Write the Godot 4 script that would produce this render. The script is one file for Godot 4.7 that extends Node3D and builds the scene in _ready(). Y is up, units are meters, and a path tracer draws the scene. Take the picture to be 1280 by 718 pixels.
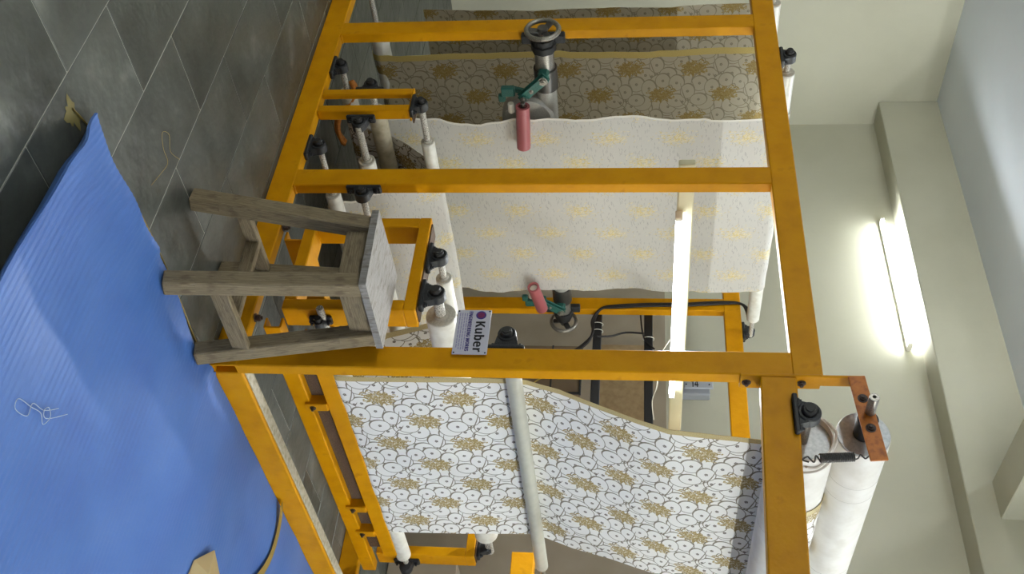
extends Node3D
# A fabric rolling and inspection machine in a workshop, photographed with the camera turned on its side.

var M := {}
var rng := RandomNumberGenerator.new()
var used := {}

# lamps: radiance of the glowing tubes, and the matching energy of the area light in front of each
const LIGHT := Color(0.97, 0.99, 1.0)
const WALL_TUBE := 60.0
const MACHINE_TUBE := 18.0
const BACK_TUBE := 110.0
const ROOM_TUBE := 230.0
const FRONT_FILL := 95.0  # added fill from the camera side
const BEAM_TUBE := 130.0  # added tube that lifts the ceiling, itself unseen
const EXPOSURE := 1.15

# ------------------------------------------------------------------ helpers: nodes
func numbered(called: String) -> String:
	if not used.has(called):
		used[called] = 0
		return called
	used[called] += 1
	return "%s_%03d" % [called, used[called]]

func tag(o: Node3D, label: String, category: String, group := "") -> Node3D:
	o.set_meta("label", label)
	o.set_meta("category", category)
	if group != "":
		o.set_meta("group", group)
	return o

func thing(called: String, label: String, category: String, at := Vector3.ZERO, group := "") -> Node3D:
	var o := Node3D.new()
	o.name = numbered(called)
	add_child(o)
	o.position = at
	tag(o, label, category, group)
	return o

func new_st() -> SurfaceTool:
	var st := SurfaceTool.new()
	st.begin(Mesh.PRIMITIVE_TRIANGLES)
	return st

# commits a shape as one named mesh under parent (world points are given; the node keeps the parent's place)
func obj(called: String, st: SurfaceTool, mat: Material, parent: Node3D = self) -> MeshInstance3D:
	var mi := MeshInstance3D.new()
	mi.name = numbered(called) if parent == self else called
	mi.mesh = st.commit()
	mi.mesh.surface_set_material(0, mat)
	parent.add_child(mi, true)
	if parent != self:
		var off := Vector3.ZERO
		var p: Node = parent
		while p != self:
			off += (p as Node3D).position
			p = p.get_parent()
		mi.position = -off
	return mi

func struct(called: String, st: SurfaceTool, mat: Material, label := "") -> MeshInstance3D:
	var o := obj(called, st, mat)
	o.set_meta("kind", "structure")
	if label != "":
		tag(o, label, "beam" if called.begins_with("trim") else called.split("_")[0])
	return o

# ------------------------------------------------------------------ helpers: shapes
func tri3(st: SurfaceTool, a: Vector3, b: Vector3, c: Vector3, na: Vector3, nb: Vector3, nc: Vector3, ua := Vector2.ZERO, ub := Vector2.ZERO, uc := Vector2.ZERO) -> void:
	if (b - a).cross(c - a).dot(na + nb + nc) > 0.0:
		var t := b; b = c; c = t
		t = nb; nb = nc; nc = t
		var q := ub; ub = uc; uc = q
	st.set_normal(na); st.set_uv(ua); st.add_vertex(a)
	st.set_normal(nb); st.set_uv(ub); st.add_vertex(b)
	st.set_normal(nc); st.set_uv(uc); st.add_vertex(c)

func flat_quad(st: SurfaceTool, a: Vector3, b: Vector3, c: Vector3, d: Vector3, out: Vector3, scale_uv := 1.0, along := Vector3.ZERO) -> void:
	var n := (b - a).cross(c - a)
	if n.length() < 1e-12:
		n = (c - a).cross(d - a)
	n = n.normalized()
	if n.dot(out) < 0.0:
		n = -n
	var u := along - n * along.dot(n)
	if u.length() < 1e-4:
		u = n.cross(Vector3(0.31, 0.87, 0.2))
	u = u.normalized()
	var v := n.cross(u)
	var f := func(p: Vector3) -> Vector2: return Vector2(p.dot(u), p.dot(v)) * scale_uv
	tri3(st, a, b, c, n, n, n, f.call(a), f.call(b), f.call(c))
	tri3(st, a, c, d, n, n, n, f.call(a), f.call(c), f.call(d))

# box with chamfered edges, in the axes of t; along = grain direction (local)
func bx(st: SurfaceTool, t: Transform3D, size: Vector3, ch := 0.003, along := Vector3(0, 1, 0)) -> void:
	var h := size * 0.5
	ch = minf(ch, minf(h.x, minf(h.y, h.z)) * 0.6)
	var g := t.basis * along
	var ax := [Vector3.RIGHT, Vector3.UP, Vector3.BACK]
	for i in 3:
		for s in [-1.0, 1.0]:
			var n: Vector3 = ax[i] * s
			var u: Vector3 = ax[(i + 1) % 3]
			var v: Vector3 = ax[(i + 2) % 3]
			var hu: float = h[(i + 1) % 3] - ch
			var hv: float = h[(i + 2) % 3] - ch
			var c: Vector3 = n * h[i]
			flat_quad(st, t * (c + u * hu + v * hv), t * (c - u * hu + v * hv), t * (c - u * hu - v * hv), t * (c + u * hu - v * hv), t.basis * n, 1.0, g)
	for i in 3:
		var w: Vector3 = ax[i]
		var u: Vector3 = ax[(i + 1) % 3]
		var v: Vector3 = ax[(i + 2) % 3]
		var hw: float = h[i] - ch
		var hu: float = h[(i + 1) % 3]
		var hv: float = h[(i + 2) % 3]
		for su in [-1.0, 1.0]:
			for sv in [-1.0, 1.0]:
				var p: Vector3 = u * (su * hu) + v * (sv * (hv - ch))
				var q: Vector3 = u * (su * (hu - ch)) + v * (sv * hv)
				flat_quad(st, t * (p + w * hw), t * (q + w * hw), t * (q - w * hw), t * (p - w * hw), t.basis * (u * su + v * sv), 1.0, g)
	for sx in [-1.0, 1.0]:
		for sy in [-1.0, 1.0]:
			for sz in [-1.0, 1.0]:
				var s := Vector3(sx, sy, sz)
				var a := Vector3(h.x, h.y - ch, h.z - ch) * s
				var b := Vector3(h.x - ch, h.y, h.z - ch) * s
				var c := Vector3(h.x - ch, h.y - ch, h.z) * s
				var n := (t.basis * s).normalized()
				tri3(st, t * a, t * b, t * c, n, n, n)

func box(st: SurfaceTool, lo: Vector3, hi: Vector3, ch := 0.003, along := Vector3(0, 1, 0)) -> void:
	bx(st, Transform3D(Basis(), (lo + hi) * 0.5), (hi - lo).abs(), ch, along)

# a bar from a to b, width w along side, height h across it
func bar(st: SurfaceTool, a: Vector3, b: Vector3, side: Vector3, w: float, h: float, ch := 0.003) -> void:
	var y := (b - a).normalized()
	var x := (side - y * side.dot(y)).normalized()
	var z := x.cross(y)
	bx(st, Transform3D(Basis(x, y, z), (a + b) * 0.5), Vector3(w, a.distance_to(b), h), ch)

func frame_of(axis: Vector3) -> Basis:
	var y := axis.normalized()
	var x := (Vector3(0, 1, 0) if absf(y.y) < 0.9 else Vector3(1, 0, 0)).cross(y).normalized()
	return Basis(x, y, x.cross(y))

# lathe: profile of (radius, height) turned about the axis; hard edges between segments
func lathe(st: SurfaceTool, o: Vector3, axis: Vector3, profile: Array, n := 24) -> void:
	var b := frame_of(axis)
	for k in profile.size() - 1:
		var p: Vector2 = profile[k]
		var q: Vector2 = profile[k + 1]
		var d := q - p
		if d.length() < 1e-7:
			continue
		var nn := Vector2(d.y, -d.x).normalized()
		for i in n:
			var a0 := TAU * i / n
			var a1 := TAU * (i + 1) / n
			var d0 := b.x * cos(a0) + b.z * sin(a0)
			var d1 := b.x * cos(a1) + b.z * sin(a1)
			var n0 := d0 * nn.x + b.y * nn.y
			var n1 := d1 * nn.x + b.y * nn.y
			var A := o + d0 * p.x + b.y * p.y
			var B := o + d1 * p.x + b.y * p.y
			var C := o + d1 * q.x + b.y * q.y
			var D := o + d0 * q.x + b.y * q.y
			var v0 := float(i) / n
			var v1 := float(i + 1) / n
			if p.x > 1e-6:
				tri3(st, A, B, C, n0, n1, n1, Vector2(p.y, v0), Vector2(p.y, v1), Vector2(q.y, v1))
			if q.x > 1e-6:
				tri3(st, A, C, D, n0, n1, n0, Vector2(p.y, v0), Vector2(q.y, v1), Vector2(q.y, v0))

func rod(st: SurfaceTool, a: Vector3, b: Vector3, r: float, n := 20, ch := 0.0015) -> void:
	var L := a.distance_to(b)
	lathe(st, a, b - a, [Vector2(0, 0), Vector2(r - ch, 0), Vector2(r, ch), Vector2(r, L - ch), Vector2(r - ch, L), Vector2(0, L)], n)

func pipe(st: SurfaceTool, a: Vector3, b: Vector3, r: float, ri: float, n := 24) -> void:
	var L := a.distance_to(b)
	lathe(st, a, b - a, [Vector2(ri, 0), Vector2(r - 0.001, 0), Vector2(r, 0.001), Vector2(r, L - 0.001), Vector2(r - 0.001, L), Vector2(ri, L), Vector2(ri, 0)], n)

# round cord through points
func cord(st: SurfaceTool, pts: PackedVector3Array, r: float, n := 8) -> void:
	var up := Vector3(0.13, 0.9, 0.41).normalized()
	var rings: Array = []
	for i in pts.size():
		var t := (pts[mini(i + 1, pts.size() - 1)] - pts[maxi(i - 1, 0)]).normalized()
		var x := up.cross(t)
		if x.length() < 0.05:
			x = Vector3.RIGHT.cross(t)
		x = x.normalized()
		up = t.cross(x).normalized()
		var ring: Array = []
		for k in n:
			var a := TAU * k / n
			ring.append(x * cos(a) + up * sin(a))
		rings.append(ring)
	for i in pts.size() - 1:
		for k in n:
			var k1 := (k + 1) % n
			var n0: Vector3 = rings[i][k]
			var n1: Vector3 = rings[i][k1]
			var n2: Vector3 = rings[i + 1][k1]
			var n3: Vector3 = rings[i + 1][k]
			tri3(st, pts[i] + n0 * r, pts[i] + n1 * r, pts[i + 1] + n2 * r, n0, n1, n2)
			tri3(st, pts[i] + n0 * r, pts[i + 1] + n2 * r, pts[i + 1] + n3 * r, n0, n2, n3)

func smooth(points: Array, step := 0.02) -> PackedVector3Array:
	var c := Curve3D.new()
	c.bake_interval = step
	for i in points.size():
		var a: Vector3 = points[maxi(i - 1, 0)]
		var b: Vector3 = points[mini(i + 1, points.size() - 1)]
		var t := (b - a) * 0.17
		c.add_point(points[i], -t, t)
	return c.get_baked_points()

# prism: polygon in (u, v) from o, pushed along w
func prism(st: SurfaceTool, poly: PackedVector2Array, o: Vector3, u: Vector3, v: Vector3, w: Vector3) -> void:
	var idx := Geometry2D.triangulate_polygon(poly)
	var nw := w.normalized()
	var P := func(p: Vector2) -> Vector3: return o + u * p.x + v * p.y
	for i in range(0, idx.size(), 3):
		var a: Vector3 = P.call(poly[idx[i]])
		var b: Vector3 = P.call(poly[idx[i + 1]])
		var c: Vector3 = P.call(poly[idx[i + 2]])
		tri3(st, a, b, c, -nw, -nw, -nw, poly[idx[i]], poly[idx[i + 1]], poly[idx[i + 2]])
		tri3(st, a + w, b + w, c + w, nw, nw, nw, poly[idx[i]], poly[idx[i + 1]], poly[idx[i + 2]])
	var turn := 0.0
	for i in poly.size():
		turn += poly[i].cross(poly[(i + 1) % poly.size()])
	for i in poly.size():
		var p := poly[i]
		var q := poly[(i + 1) % poly.size()]
		var e := q - p
		var on := Vector2(e.y, -e.x) * signf(turn)
		var a: Vector3 = P.call(p)
		var b: Vector3 = P.call(q)
		flat_quad(st, a, b, b + w, a + w, u * on.x + v * on.y, 1.0, w)

# rolled steel channel: web of width W on the v = 0 side, flanges D deep
func channel(st: SurfaceTool, o: Vector3, u: Vector3, v: Vector3, w: Vector3, W := 0.093, D := 0.045, t := 0.007) -> void:
	var c := 0.004
	prism(st, PackedVector2Array([Vector2(c, 0), Vector2(W - c, 0), Vector2(W, c), Vector2(W, D), Vector2(W - t, D), Vector2(W - t - 0.001, t), Vector2(t + 0.001, t), Vector2(t, D), Vector2(0, D), Vector2(0, c)]), o, u, v, w)

func hexhead(st: SurfaceTool, at: Vector3, axis: Vector3, r := 0.011, h := 0.008) -> void:
	lathe(st, at, axis, [Vector2(0, 0), Vector2(r * 1.35, 0), Vector2(r * 1.35, 0.002), Vector2(r, 0.0021)], 16)
	lathe(st, at, axis, [Vector2(r, 0.002), Vector2(r, h - 0.001), Vector2(r * 0.85, h), Vector2(0, h)], 6)
	lathe(st, at, axis, [Vector2(r * 0.55, h), Vector2(r * 0.55, h + 0.006), Vector2(0, h + 0.006)], 10)

# ------------------------------------------------------------------ materials
func mat(albedo: Color, rough := 0.6, metal := 0.0, spec := 0.5) -> StandardMaterial3D:
	var m := StandardMaterial3D.new()
	m.albedo_color = albedo
	m.roughness = rough
	m.metallic = metal
	m.metallic_specular = spec
	return m

func noise_tex(seed_: int, freq: float, stops: Array, size := 512, octaves := 5) -> NoiseTexture2D:
	var n := FastNoiseLite.new()
	n.seed = seed_
	n.frequency = freq
	n.fractal_octaves = octaves
	var t := NoiseTexture2D.new()
	t.width = size
	t.height = size
	t.seamless = true
	t.noise = n
	var g := Gradient.new()
	var offs := PackedFloat32Array()
	var cols := PackedColorArray()
	for s in stops:
		offs.append(s[0])
		cols.append(s[1])
	g.offsets = offs
	g.colors = cols
	t.color_ramp = g
	return t

func bump_tex(seed_: int, freq: float, strength: float, size := 512, octaves := 4) -> NoiseTexture2D:
	var n := FastNoiseLite.new()
	n.seed = seed_
	n.frequency = freq
	n.fractal_octaves = octaves
	var t := NoiseTexture2D.new()
	t.width = size
	t.height = size
	t.seamless = true
	t.noise = n
	t.as_normal_map = true
	t.bump_strength = strength
	return t

func tri_mat(tex: Texture2D, per_metre: float, rough: float, spec := 0.5, nrm: Texture2D = null, nscale := 0.5) -> StandardMaterial3D:
	var m := mat(Color.WHITE, rough, 0.0, spec)
	m.albedo_texture = tex
	m.uv1_triplanar = true
	m.uv1_world_triplanar = true
	m.uv1_scale = Vector3.ONE * per_metre
	if nrm:
		m.normal_enabled = true
		m.normal_texture = nrm
		m.normal_scale = nscale
	return m

func stamp(im: Image, x: float, y: float, r: int, c: Color) -> void:
	var w := im.get_width()
	var h := im.get_height()
	for dy in range(-r, r + 1):
		var half := int(sqrt(float(r * r - dy * dy)) + 0.5)
		var yy := posmod(int(y) + dy, h)
		var x0 := posmod(int(x) - half, w)
		var len := 2 * half + 1
		if x0 + len <= w:
			im.fill_rect(Rect2i(x0, yy, len, 1), c)
		else:
			im.fill_rect(Rect2i(x0, yy, w - x0, 1), c)
			im.fill_rect(Rect2i(0, yy, len - (w - x0), 1), c)

func stroke(im: Image, pts: Array, r0: float, r1: float, c: Color) -> void:
	# soft curve through points, thickness r0 at its ends and r1 at its middle
	for i in pts.size() - 1:
		var p0: Vector2 = pts[maxi(i - 1, 0)]
		var p1: Vector2 = pts[i]
		var p2: Vector2 = pts[i + 1]
		var p3: Vector2 = pts[mini(i + 2, pts.size() - 1)]
		var steps := int(p1.distance_to(p2) / 2.0) + 1
		for s in steps:
			var t := float(s) / steps
			var p := p1.cubic_interpolate(p2, p0, p3, t)
			var f := (i + t) / (pts.size() - 1)
			stamp(im, p.x, p.y, int(lerpf(r0, r1, sin(f * PI)) + 0.5), c)

func arc(im: Image, c: Vector2, rx: float, ry: float, a0: float, a1: float, r0: float, r1: float, col: Color) -> void:
	var steps := int(absf(a1 - a0) * maxf(rx, ry) / 2.0) + 2
	for s in steps + 1:
		var f := float(s) / steps
		var a := lerpf(a0, a1, f)
		stamp(im, c.x + cos(a) * rx, c.y + sin(a) * ry, int(lerpf(r0, r1, sin(f * PI)) + 0.5), col)

# woven ground plus motifs. Axes: x runs across the cloth, y runs down the cloth, one repeat is 0.31 by 0.305 m
func cloth_image(kind: int) -> Image:
	var back := kind == 1
	var S := 1024
	var im := Image.create(S, S, false, Image.FORMAT_RGB8)
	var ground: Color = [Color8(244, 242, 238), Color8(200, 198, 192), Color8(190, 181, 158)][kind]  # third ground is darker and browner: shade on the rear webs painted in
	im.fill(ground)
	rng.seed = 11
	for k in 2600:  # threads of the weave
		var sh := rng.randf_range(-0.022, 0.018)
		var c := Color(ground.r + sh, ground.g + sh, ground.b + sh)
		if rng.randf() < 0.5:
			im.fill_rect(Rect2i(rng.randi_range(0, S - 90), rng.randi_range(0, S - 2), rng.randi_range(20, 90), 1), c)
		else:
			im.fill_rect(Rect2i(rng.randi_range(0, S - 2), rng.randi_range(0, S - 90), 1, rng.randi_range(20, 90)), c)
	var line := Color8(132, 124, 108) if kind == 0 else Color8(146, 136, 114)
	var dot := Color8(118, 110, 102) if kind == 0 else Color8(140, 130, 108)
	var gold := Color8(184, 160, 106)
	var golds: Array = [Color8(170, 148, 98), Color8(180, 160, 112), Color8(158, 137, 88)]
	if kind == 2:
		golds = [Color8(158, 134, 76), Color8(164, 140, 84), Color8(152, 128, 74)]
	# motif positions relative to a leaf cluster: (along the cloth upwards, across), in repeats of 505 and 280 units
	var at := func(o: Vector2, p: float, q: float) -> Vector2: return Vector2(o.x + q / 280.0 * S, o.y - p / 505.0 * S)
	for cell in 2:
		var o := Vector2(S * 0.25, S * 0.3) if cell == 0 else Vector2(S * 0.75, S * 0.3 - S * 0.5)
		if not back:
			# rings with a flower at their centre, overlapping like scales: the hidden ones first
			for e in [[20, -62, 74, 46], [150, 46, 76, 44], [-60, 66, 70, 42], [352, 44, 70, 40], [200, -58, 66, 40], [-12, -75, 60, 38], [-123, -63, 62, 42], [-125, 35, 76, 38], [292, -17, 58, 40], [98, -35, 60, 46], [200, 30, 68, 34]]:
				var c: Vector2 = at.call(o, e[0], e[1])
				var rx: float = e[3] / 280.0 * S
				var ry: float = e[2] / 505.0 * S
				for yy in range(-int(ry), int(ry) + 1):
					var half := int(rx * sqrt(maxf(0.0, 1.0 - yy * yy / (ry * ry))))
					var y2 := posmod(int(c.y) + yy, S)
					var x2 := posmod(int(c.x) - half, S)
					im.fill_rect(Rect2i(x2, y2, mini(2 * half, S - x2), 1), ground)
					if x2 + 2 * half > S:
						im.fill_rect(Rect2i(0, y2, x2 + 2 * half - S, 1), ground)
				arc(im, c, rx, ry, 0.0, TAU, 5.0, 5.0, line)
				arc(im, c - Vector2(3, 0), rx, ry, PI * 0.35, PI * 1.25, 4.0, 12.0, line)
			# tendrils
			for e in [[250, 55, 300, 30, 330, -10, 352, -60], [240, -40, 262, -76, 236, -100, 210, -120], [-60, -20, -90, -30, -80, -52, -60, -48], [352, 30, 330, 52, 300, 66, 280, 88]]:
				var pts: Array = []
				for k in range(0, e.size(), 2):
					pts.append(at.call(o, e[k], e[k + 1]))
				stroke(im, pts, 3.0, 7.0, line)
			# flowers: five petals and an eye
			for e in [[98, -35], [200, 30], [292, -17], [200, -58], [-12, -75], [-123, -63], [-125, 35], [330, 42], [-60, 70]]:
				var c: Vector2 = at.call(o, e[0], e[1])
				for k in 5:
					var a := TAU * k / 5.0 + 0.3
					stamp(im, c.x + cos(a) * 17, c.y + sin(a) * 15, 10, dot)
				stamp(im, c.x, c.y, 6, Color8(176, 170, 164))
			# leaf cluster: many small gold leaves fanning out
			rng.seed = 77
			for k in 300:
				var p := rng.randfn(0.0, 55.0)
				var q := rng.randfn(2.0, 17.0) - 12.0 * (absf(p) / 80.0) + 6.0
				if absf(p) > 118 or absf(q) > 46:
					continue
				var c: Vector2 = at.call(o, p, q)
				var a := atan2(q, p) + rng.randf_range(-1.0, 1.0)
				var L := rng.randf_range(26, 56)
				var d := Vector2(sin(a), -cos(a)) * L
				var bend := Vector2(d.y, -d.x) * rng.randf_range(-0.35, 0.35)
				stroke(im, [c - d * 0.5, c + bend, c + d * 0.5], 2.0, rng.randf_range(7.0, 11.0), golds[k % 3])
			for k in 46:
				var c: Vector2 = at.call(o, rng.randfn(0.0, 36.0), rng.randfn(2.0, 13.0))
				var a := rng.randf_range(0, TAU)
				var d := Vector2(cos(a), sin(a)) * rng.randf_range(6, 15)
				stroke(im, [c - d, c + Vector2(d.y, -d.x) * 0.4, c + d], 1.0, 3.4, Color8(236, 230, 212) if kind == 0 else Color8(176, 160, 112))
		else:
			# the wrong side: floats of the motif yarns only
			rng.seed = 23 + cell
			for k in 74:
				var c: Vector2 = at.call(o, rng.randf_range(-130, 370), rng.randf_range(-100, 90))
				var L := rng.randf_range(20, 80)
				var dx := rng.randf_range(-20, 20)
				stroke(im, [c, c + Vector2(L * 0.5, dx), c + Vector2(L, dx * 0.3)], 1.0, 3.4, Color8(166, 164, 162))
			for k in 270:
				var p := rng.randfn(0.0, 66.0)
				var c: Vector2 = at.call(o, p, rng.randfn(0.0, 20.0))
				var a := rng.randfn(1.1, 0.6)
				var d := Vector2(cos(a), -sin(a)) * rng.randf_range(20, 60)
				stroke(im, [c - d * 0.5, c + Vector2(rng.randf_range(-10, 10), 0), c + d * 0.5], 1.0, 3.6, [Color8(216, 200, 146), Color8(202, 184, 124), Color8(224, 213, 176)][k % 3])
	return im

func tex_of(im: Image) -> ImageTexture:
	im.generate_mipmaps()
	return ImageTexture.create_from_image(im)

func wood_image(grey := false) -> Image:
	var n := FastNoiseLite.new()
	n.seed = 5
	n.frequency = 1.0
	n.fractal_octaves = 4
	var n2 := FastNoiseLite.new()
	n2.seed = 9
	n2.frequency = 1.0
	var im := Image.create(512, 512, false, Image.FORMAT_RGB8)
	var a := Color8(122, 117, 111) if grey else Color8(106, 92, 69)
	var b := Color8(172, 168, 163) if grey else Color8(162, 147, 119)
	var d := Color8(76, 60, 47)
	for y in 512:
		for x in 512:
			var g := n.get_noise_2d(x * 0.006, y * 0.16) * 0.5 + 0.5
			var f := n2.get_noise_2d(x * 0.02, y * 0.9)
			var s := n2.get_noise_2d(x * 0.012 + 90.0, y * 0.012)
			var c := a.lerp(b, clampf(g * 1.5 - 0.25 + f * 0.25, 0, 1))
			c = c.lerp(d, clampf(f * 1.3 - 0.35, 0, 0.7) + clampf(s * 0.8 - 0.1, 0, 0.35))
			im.set_pixel(x, y, c)
	return im

func make_materials() -> void:
	M.yellow = tri_mat(noise_tex(3, 0.012, [[0.0, Color8(198, 134, 0)], [0.45, Color8(211, 146, 0)], [0.8, Color8(215, 151, 2)], [1.0, Color8(190, 124, 2)]]), 1.1, 0.45, 0.3, bump_tex(4, 0.05, 2.0), 0.25)
	M.orange = tri_mat(noise_tex(8, 0.02, [[0.0, Color8(150, 78, 18)], [0.5, Color8(196, 112, 30)], [1.0, Color8(206, 124, 40)]]), 3.0, 0.5)
	M.worn = tri_mat(noise_tex(13, 0.03, [[0.0, Color8(150, 140, 112)], [0.5, Color8(186, 180, 160)], [1.0, Color8(204, 198, 180)]]), 2.0, 0.8)
	M.cast = tri_mat(noise_tex(21, 0.06, [[0.0, Color8(24, 25, 27)], [0.6, Color8(38, 40, 43)], [1.0, Color8(60, 61, 62)]]), 6.0, 0.5, 0.5, bump_tex(22, 0.1, 3.0), 0.5)
	M.rubber = mat(Color8(24, 24, 25), 0.55)
	M.steel = tri_mat(noise_tex(31, 0.05, [[0.0, Color8(118, 112, 104)], [0.6, Color8(160, 156, 148)], [1.0, Color8(186, 182, 174)]]), 7.0, 0.34)
	M.steel.metallic = 0.75
	M.darksteel = mat(Color8(92, 90, 88), 0.36, 0.8)
	M.rust = tri_mat(noise_tex(33, 0.05, [[0.0, Color8(62, 44, 34)], [0.6, Color8(96, 76, 58)], [1.0, Color8(122, 98, 76)]]), 5.0, 0.8)
	M.collar = mat(Color8(40, 39, 38), 0.6)
	M.shaftpaint = tri_mat(noise_tex(37, 0.06, [[0.0, Color8(70, 66, 60)], [0.42, Color8(120, 114, 104)], [0.5, Color8(206, 202, 190)], [1.0, Color8(216, 212, 202)]]), 6.0, 0.5)
	M.bolt = tri_mat(noise_tex(35, 0.08, [[0.0, Color8(44, 32, 28)], [1.0, Color8(98, 78, 66)]]), 20.0, 0.5)
	M.pvc = tri_mat(noise_tex(41, 0.02, [[0.0, Color8(206, 203, 190)], [0.6, Color8(226, 225, 216)], [1.0, Color8(232, 231, 224)]]), 2.0, 0.32)
	M.pvcold = tri_mat(noise_tex(43, 0.02, [[0.0, Color8(158, 148, 122)], [0.6, Color8(190, 182, 156)], [1.0, Color8(204, 197, 172)]]), 2.0, 0.4)
	M.rodpaint = tri_mat(noise_tex(45, 0.02, [[0.0, Color8(180, 180, 168)], [0.6, Color8(188, 188, 176)], [1.0, Color8(194, 193, 182)]]), 2.0, 0.3)
	M.cap = tri_mat(noise_tex(47, 0.03, [[0.0, Color8(168, 164, 152)], [1.0, Color8(204, 202, 192)]]), 6.0, 0.5)
	M.zinc = tri_mat(noise_tex(48, 0.03, [[0.0, Color8(160, 166, 170)], [1.0, Color8(196, 200, 202)]]), 4.0, 0.38)
	M.zinc.metallic = 0.35
	M.rollpaper = tri_mat(noise_tex(49, 0.012, [[0.0, Color8(216, 211, 202)], [0.6, Color8(232, 229, 223)], [1.0, Color8(238, 236, 231)]]), 1.5, 0.7, 0.4, bump_tex(50, 0.01, 3.0), 0.4)
	M.seam = mat(Color8(172, 168, 158), 0.8)
	M.wall = tri_mat(noise_tex(51, 0.006, [[0.0, Color8(181, 179, 160)], [0.5, Color8(188, 186, 167)], [1.0, Color8(192, 190, 172)]]), 0.35, 0.7, 0.35, bump_tex(52, 0.02, 1.2), 0.2)
	M.dado = tri_mat(noise_tex(53, 0.008, [[0.0, Color8(150, 138, 120)], [1.0, Color8(166, 154, 136)]]), 0.5, 0.6, 0.4)
	M.ceiling = tri_mat(noise_tex(55, 0.006, [[0.0, Color8(222, 228, 236)], [1.0, Color8(229, 234, 242)]]), 0.3, 0.85, 0.3)
	M.stones = []
	var bn := bump_tex(62, 0.02, 4.0)
	for k in 6:
		var d := [0, 8, -7, 4, -11, 12][k] as int
		M.stones.append(tri_mat(noise_tex(63 + k, 0.007, [[0.0, Color8(58 + d, 61 + d, 57 + d)], [0.4, Color8(73 + d, 76 + d, 71 + d)], [0.75, Color8(82 + d, 85 + d, 80 + d)], [1.0, Color8(116 + d, 118 + d, 111 + d)]]), 0.9, 0.36, 0.5, bn, 0.35))
	M.mortar = mat(Color8(176, 174, 164), 0.9)
	M.wood = mat(Color.WHITE, 0.75, 0.0, 0.35)
	M.wood.albedo_texture = tex_of(wood_image())
	M.wood.uv1_scale = Vector3(2.2, 6.0, 1.0)
	M.woodtop = M.wood.duplicate()
	M.woodtop.albedo_texture = tex_of(wood_image(true))
	M.foam = tri_mat(noise_tex(81, 0.006, [[0.0, Color8(64, 102, 176)], [0.5, Color8(72, 112, 184)], [1.0, Color8(82, 120, 190)]]), 0.8, 0.5, 0.5)
	M.strap = mat(Color8(150, 128, 62), 0.4)
	M.scrap = mat(Color8(214, 190, 140), 0.7)
	M.bag = tri_mat(noise_tex(83, 0.04, [[0.0, Color8(120, 64, 14)], [0.5, Color8(186, 112, 34)], [1.0, Color8(206, 138, 56)]]), 5.0, 0.5)
	M.green = tri_mat(noise_tex(85, 0.05, [[0.0, Color8(24, 74, 66)], [0.6, Color8(38, 98, 88)], [1.0, Color8(76, 130, 118)]]), 9.0, 0.35)
	M.alloy = tri_mat(noise_tex(87, 0.04, [[0.0, Color8(158, 158, 152)], [1.0, Color8(190, 190, 184)]]), 6.0, 0.45)
	M.alloy.metallic = 0.3
	M.pink = mat(Color8(158, 84, 88), 0.38)
	M.pinkend = mat(Color8(92, 40, 42), 0.6)
	M.nylon = mat(Color8(222, 218, 204), 0.4)
	M.sign = mat(Color8(206, 204, 214), 0.4)
	M.signink = mat(Color8(22, 20, 24), 0.5)
	M.signblue = mat(Color8(64, 52, 132), 0.5)
	M.signpale = mat(Color8(150, 146, 186), 0.5)
	M.signred = mat(Color8(120, 34, 84), 0.5)
	M.blackbar = mat(Color8(30, 31, 35), 0.45)
	M.cable = mat(Color8(28, 24, 24), 0.5)
	M.whitewire = mat(Color8(224, 222, 210), 0.5)
	M.threadwhite = mat(Color8(176, 190, 206), 0.7)
	M.yellowwire = mat(Color8(186, 160, 66), 0.6)
	M.ply = tri_mat(noise_tex(91, 0.02, [[0.0, Color8(142, 118, 84)], [1.0, Color8(166, 142, 106)]]), 1.6, 0.7)
	M.plydark = mat(Color8(112, 94, 72), 0.7)
	M.grey = mat(Color8(168, 172, 178), 0.45)
	M.greyedge = mat(Color8(150, 153, 158), 0.5)
	M.cream = mat(Color8(212, 206, 172), 0.45)
	M.batten = mat(Color8(224, 222, 210), 0.4)
	M.selvage = tri_mat(noise_tex(95, 0.05, [[0.0, Color8(170, 150, 98)], [0.5, Color8(190, 172, 122)], [1.0, Color8(204, 190, 146)]]), 8.0, 0.6)
	M.selvage.backlight = Color(0.3, 0.3, 0.3)
	M.frayed = tri_mat(noise_tex(96, 0.08, [[0.0, Color8(176, 150, 74)], [0.5, Color8(206, 184, 108)], [1.0, Color8(226, 210, 150)]]), 10.0, 0.7)
	M.palehem = mat(Color8(224, 221, 212), 0.6)
	M.palehem.backlight = Color(0.5, 0.5, 0.5)
	var weave := bump_tex(97, 0.25, 2.0, 256, 2)
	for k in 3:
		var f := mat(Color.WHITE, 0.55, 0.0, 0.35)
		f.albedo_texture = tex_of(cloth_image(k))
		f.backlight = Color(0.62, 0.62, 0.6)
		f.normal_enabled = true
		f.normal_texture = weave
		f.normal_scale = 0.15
		M[["cloth", "clothback", "clothshade"][k]] = f
	for k in 6:
		var g := mat(Color8(250, 252, 255), 0.4)
		g.emission_enabled = true
		g.emission = LIGHT
		g.emission_energy_multiplier = [WALL_TUBE, MACHINE_TUBE, ROOM_TUBE, FRONT_FILL, BEAM_TUBE, BACK_TUBE][k]
		M[["glow_wall", "glow_machine", "glow_room", "glow_fill", "glow_beam", "glow_back"][k]] = g

const F := 1323.81
const WX0 := -4.85
const WX1 := 4.6
const WZ0 := -3.1
const WZ1 := 5.2
const CEIL := 3.78

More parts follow.
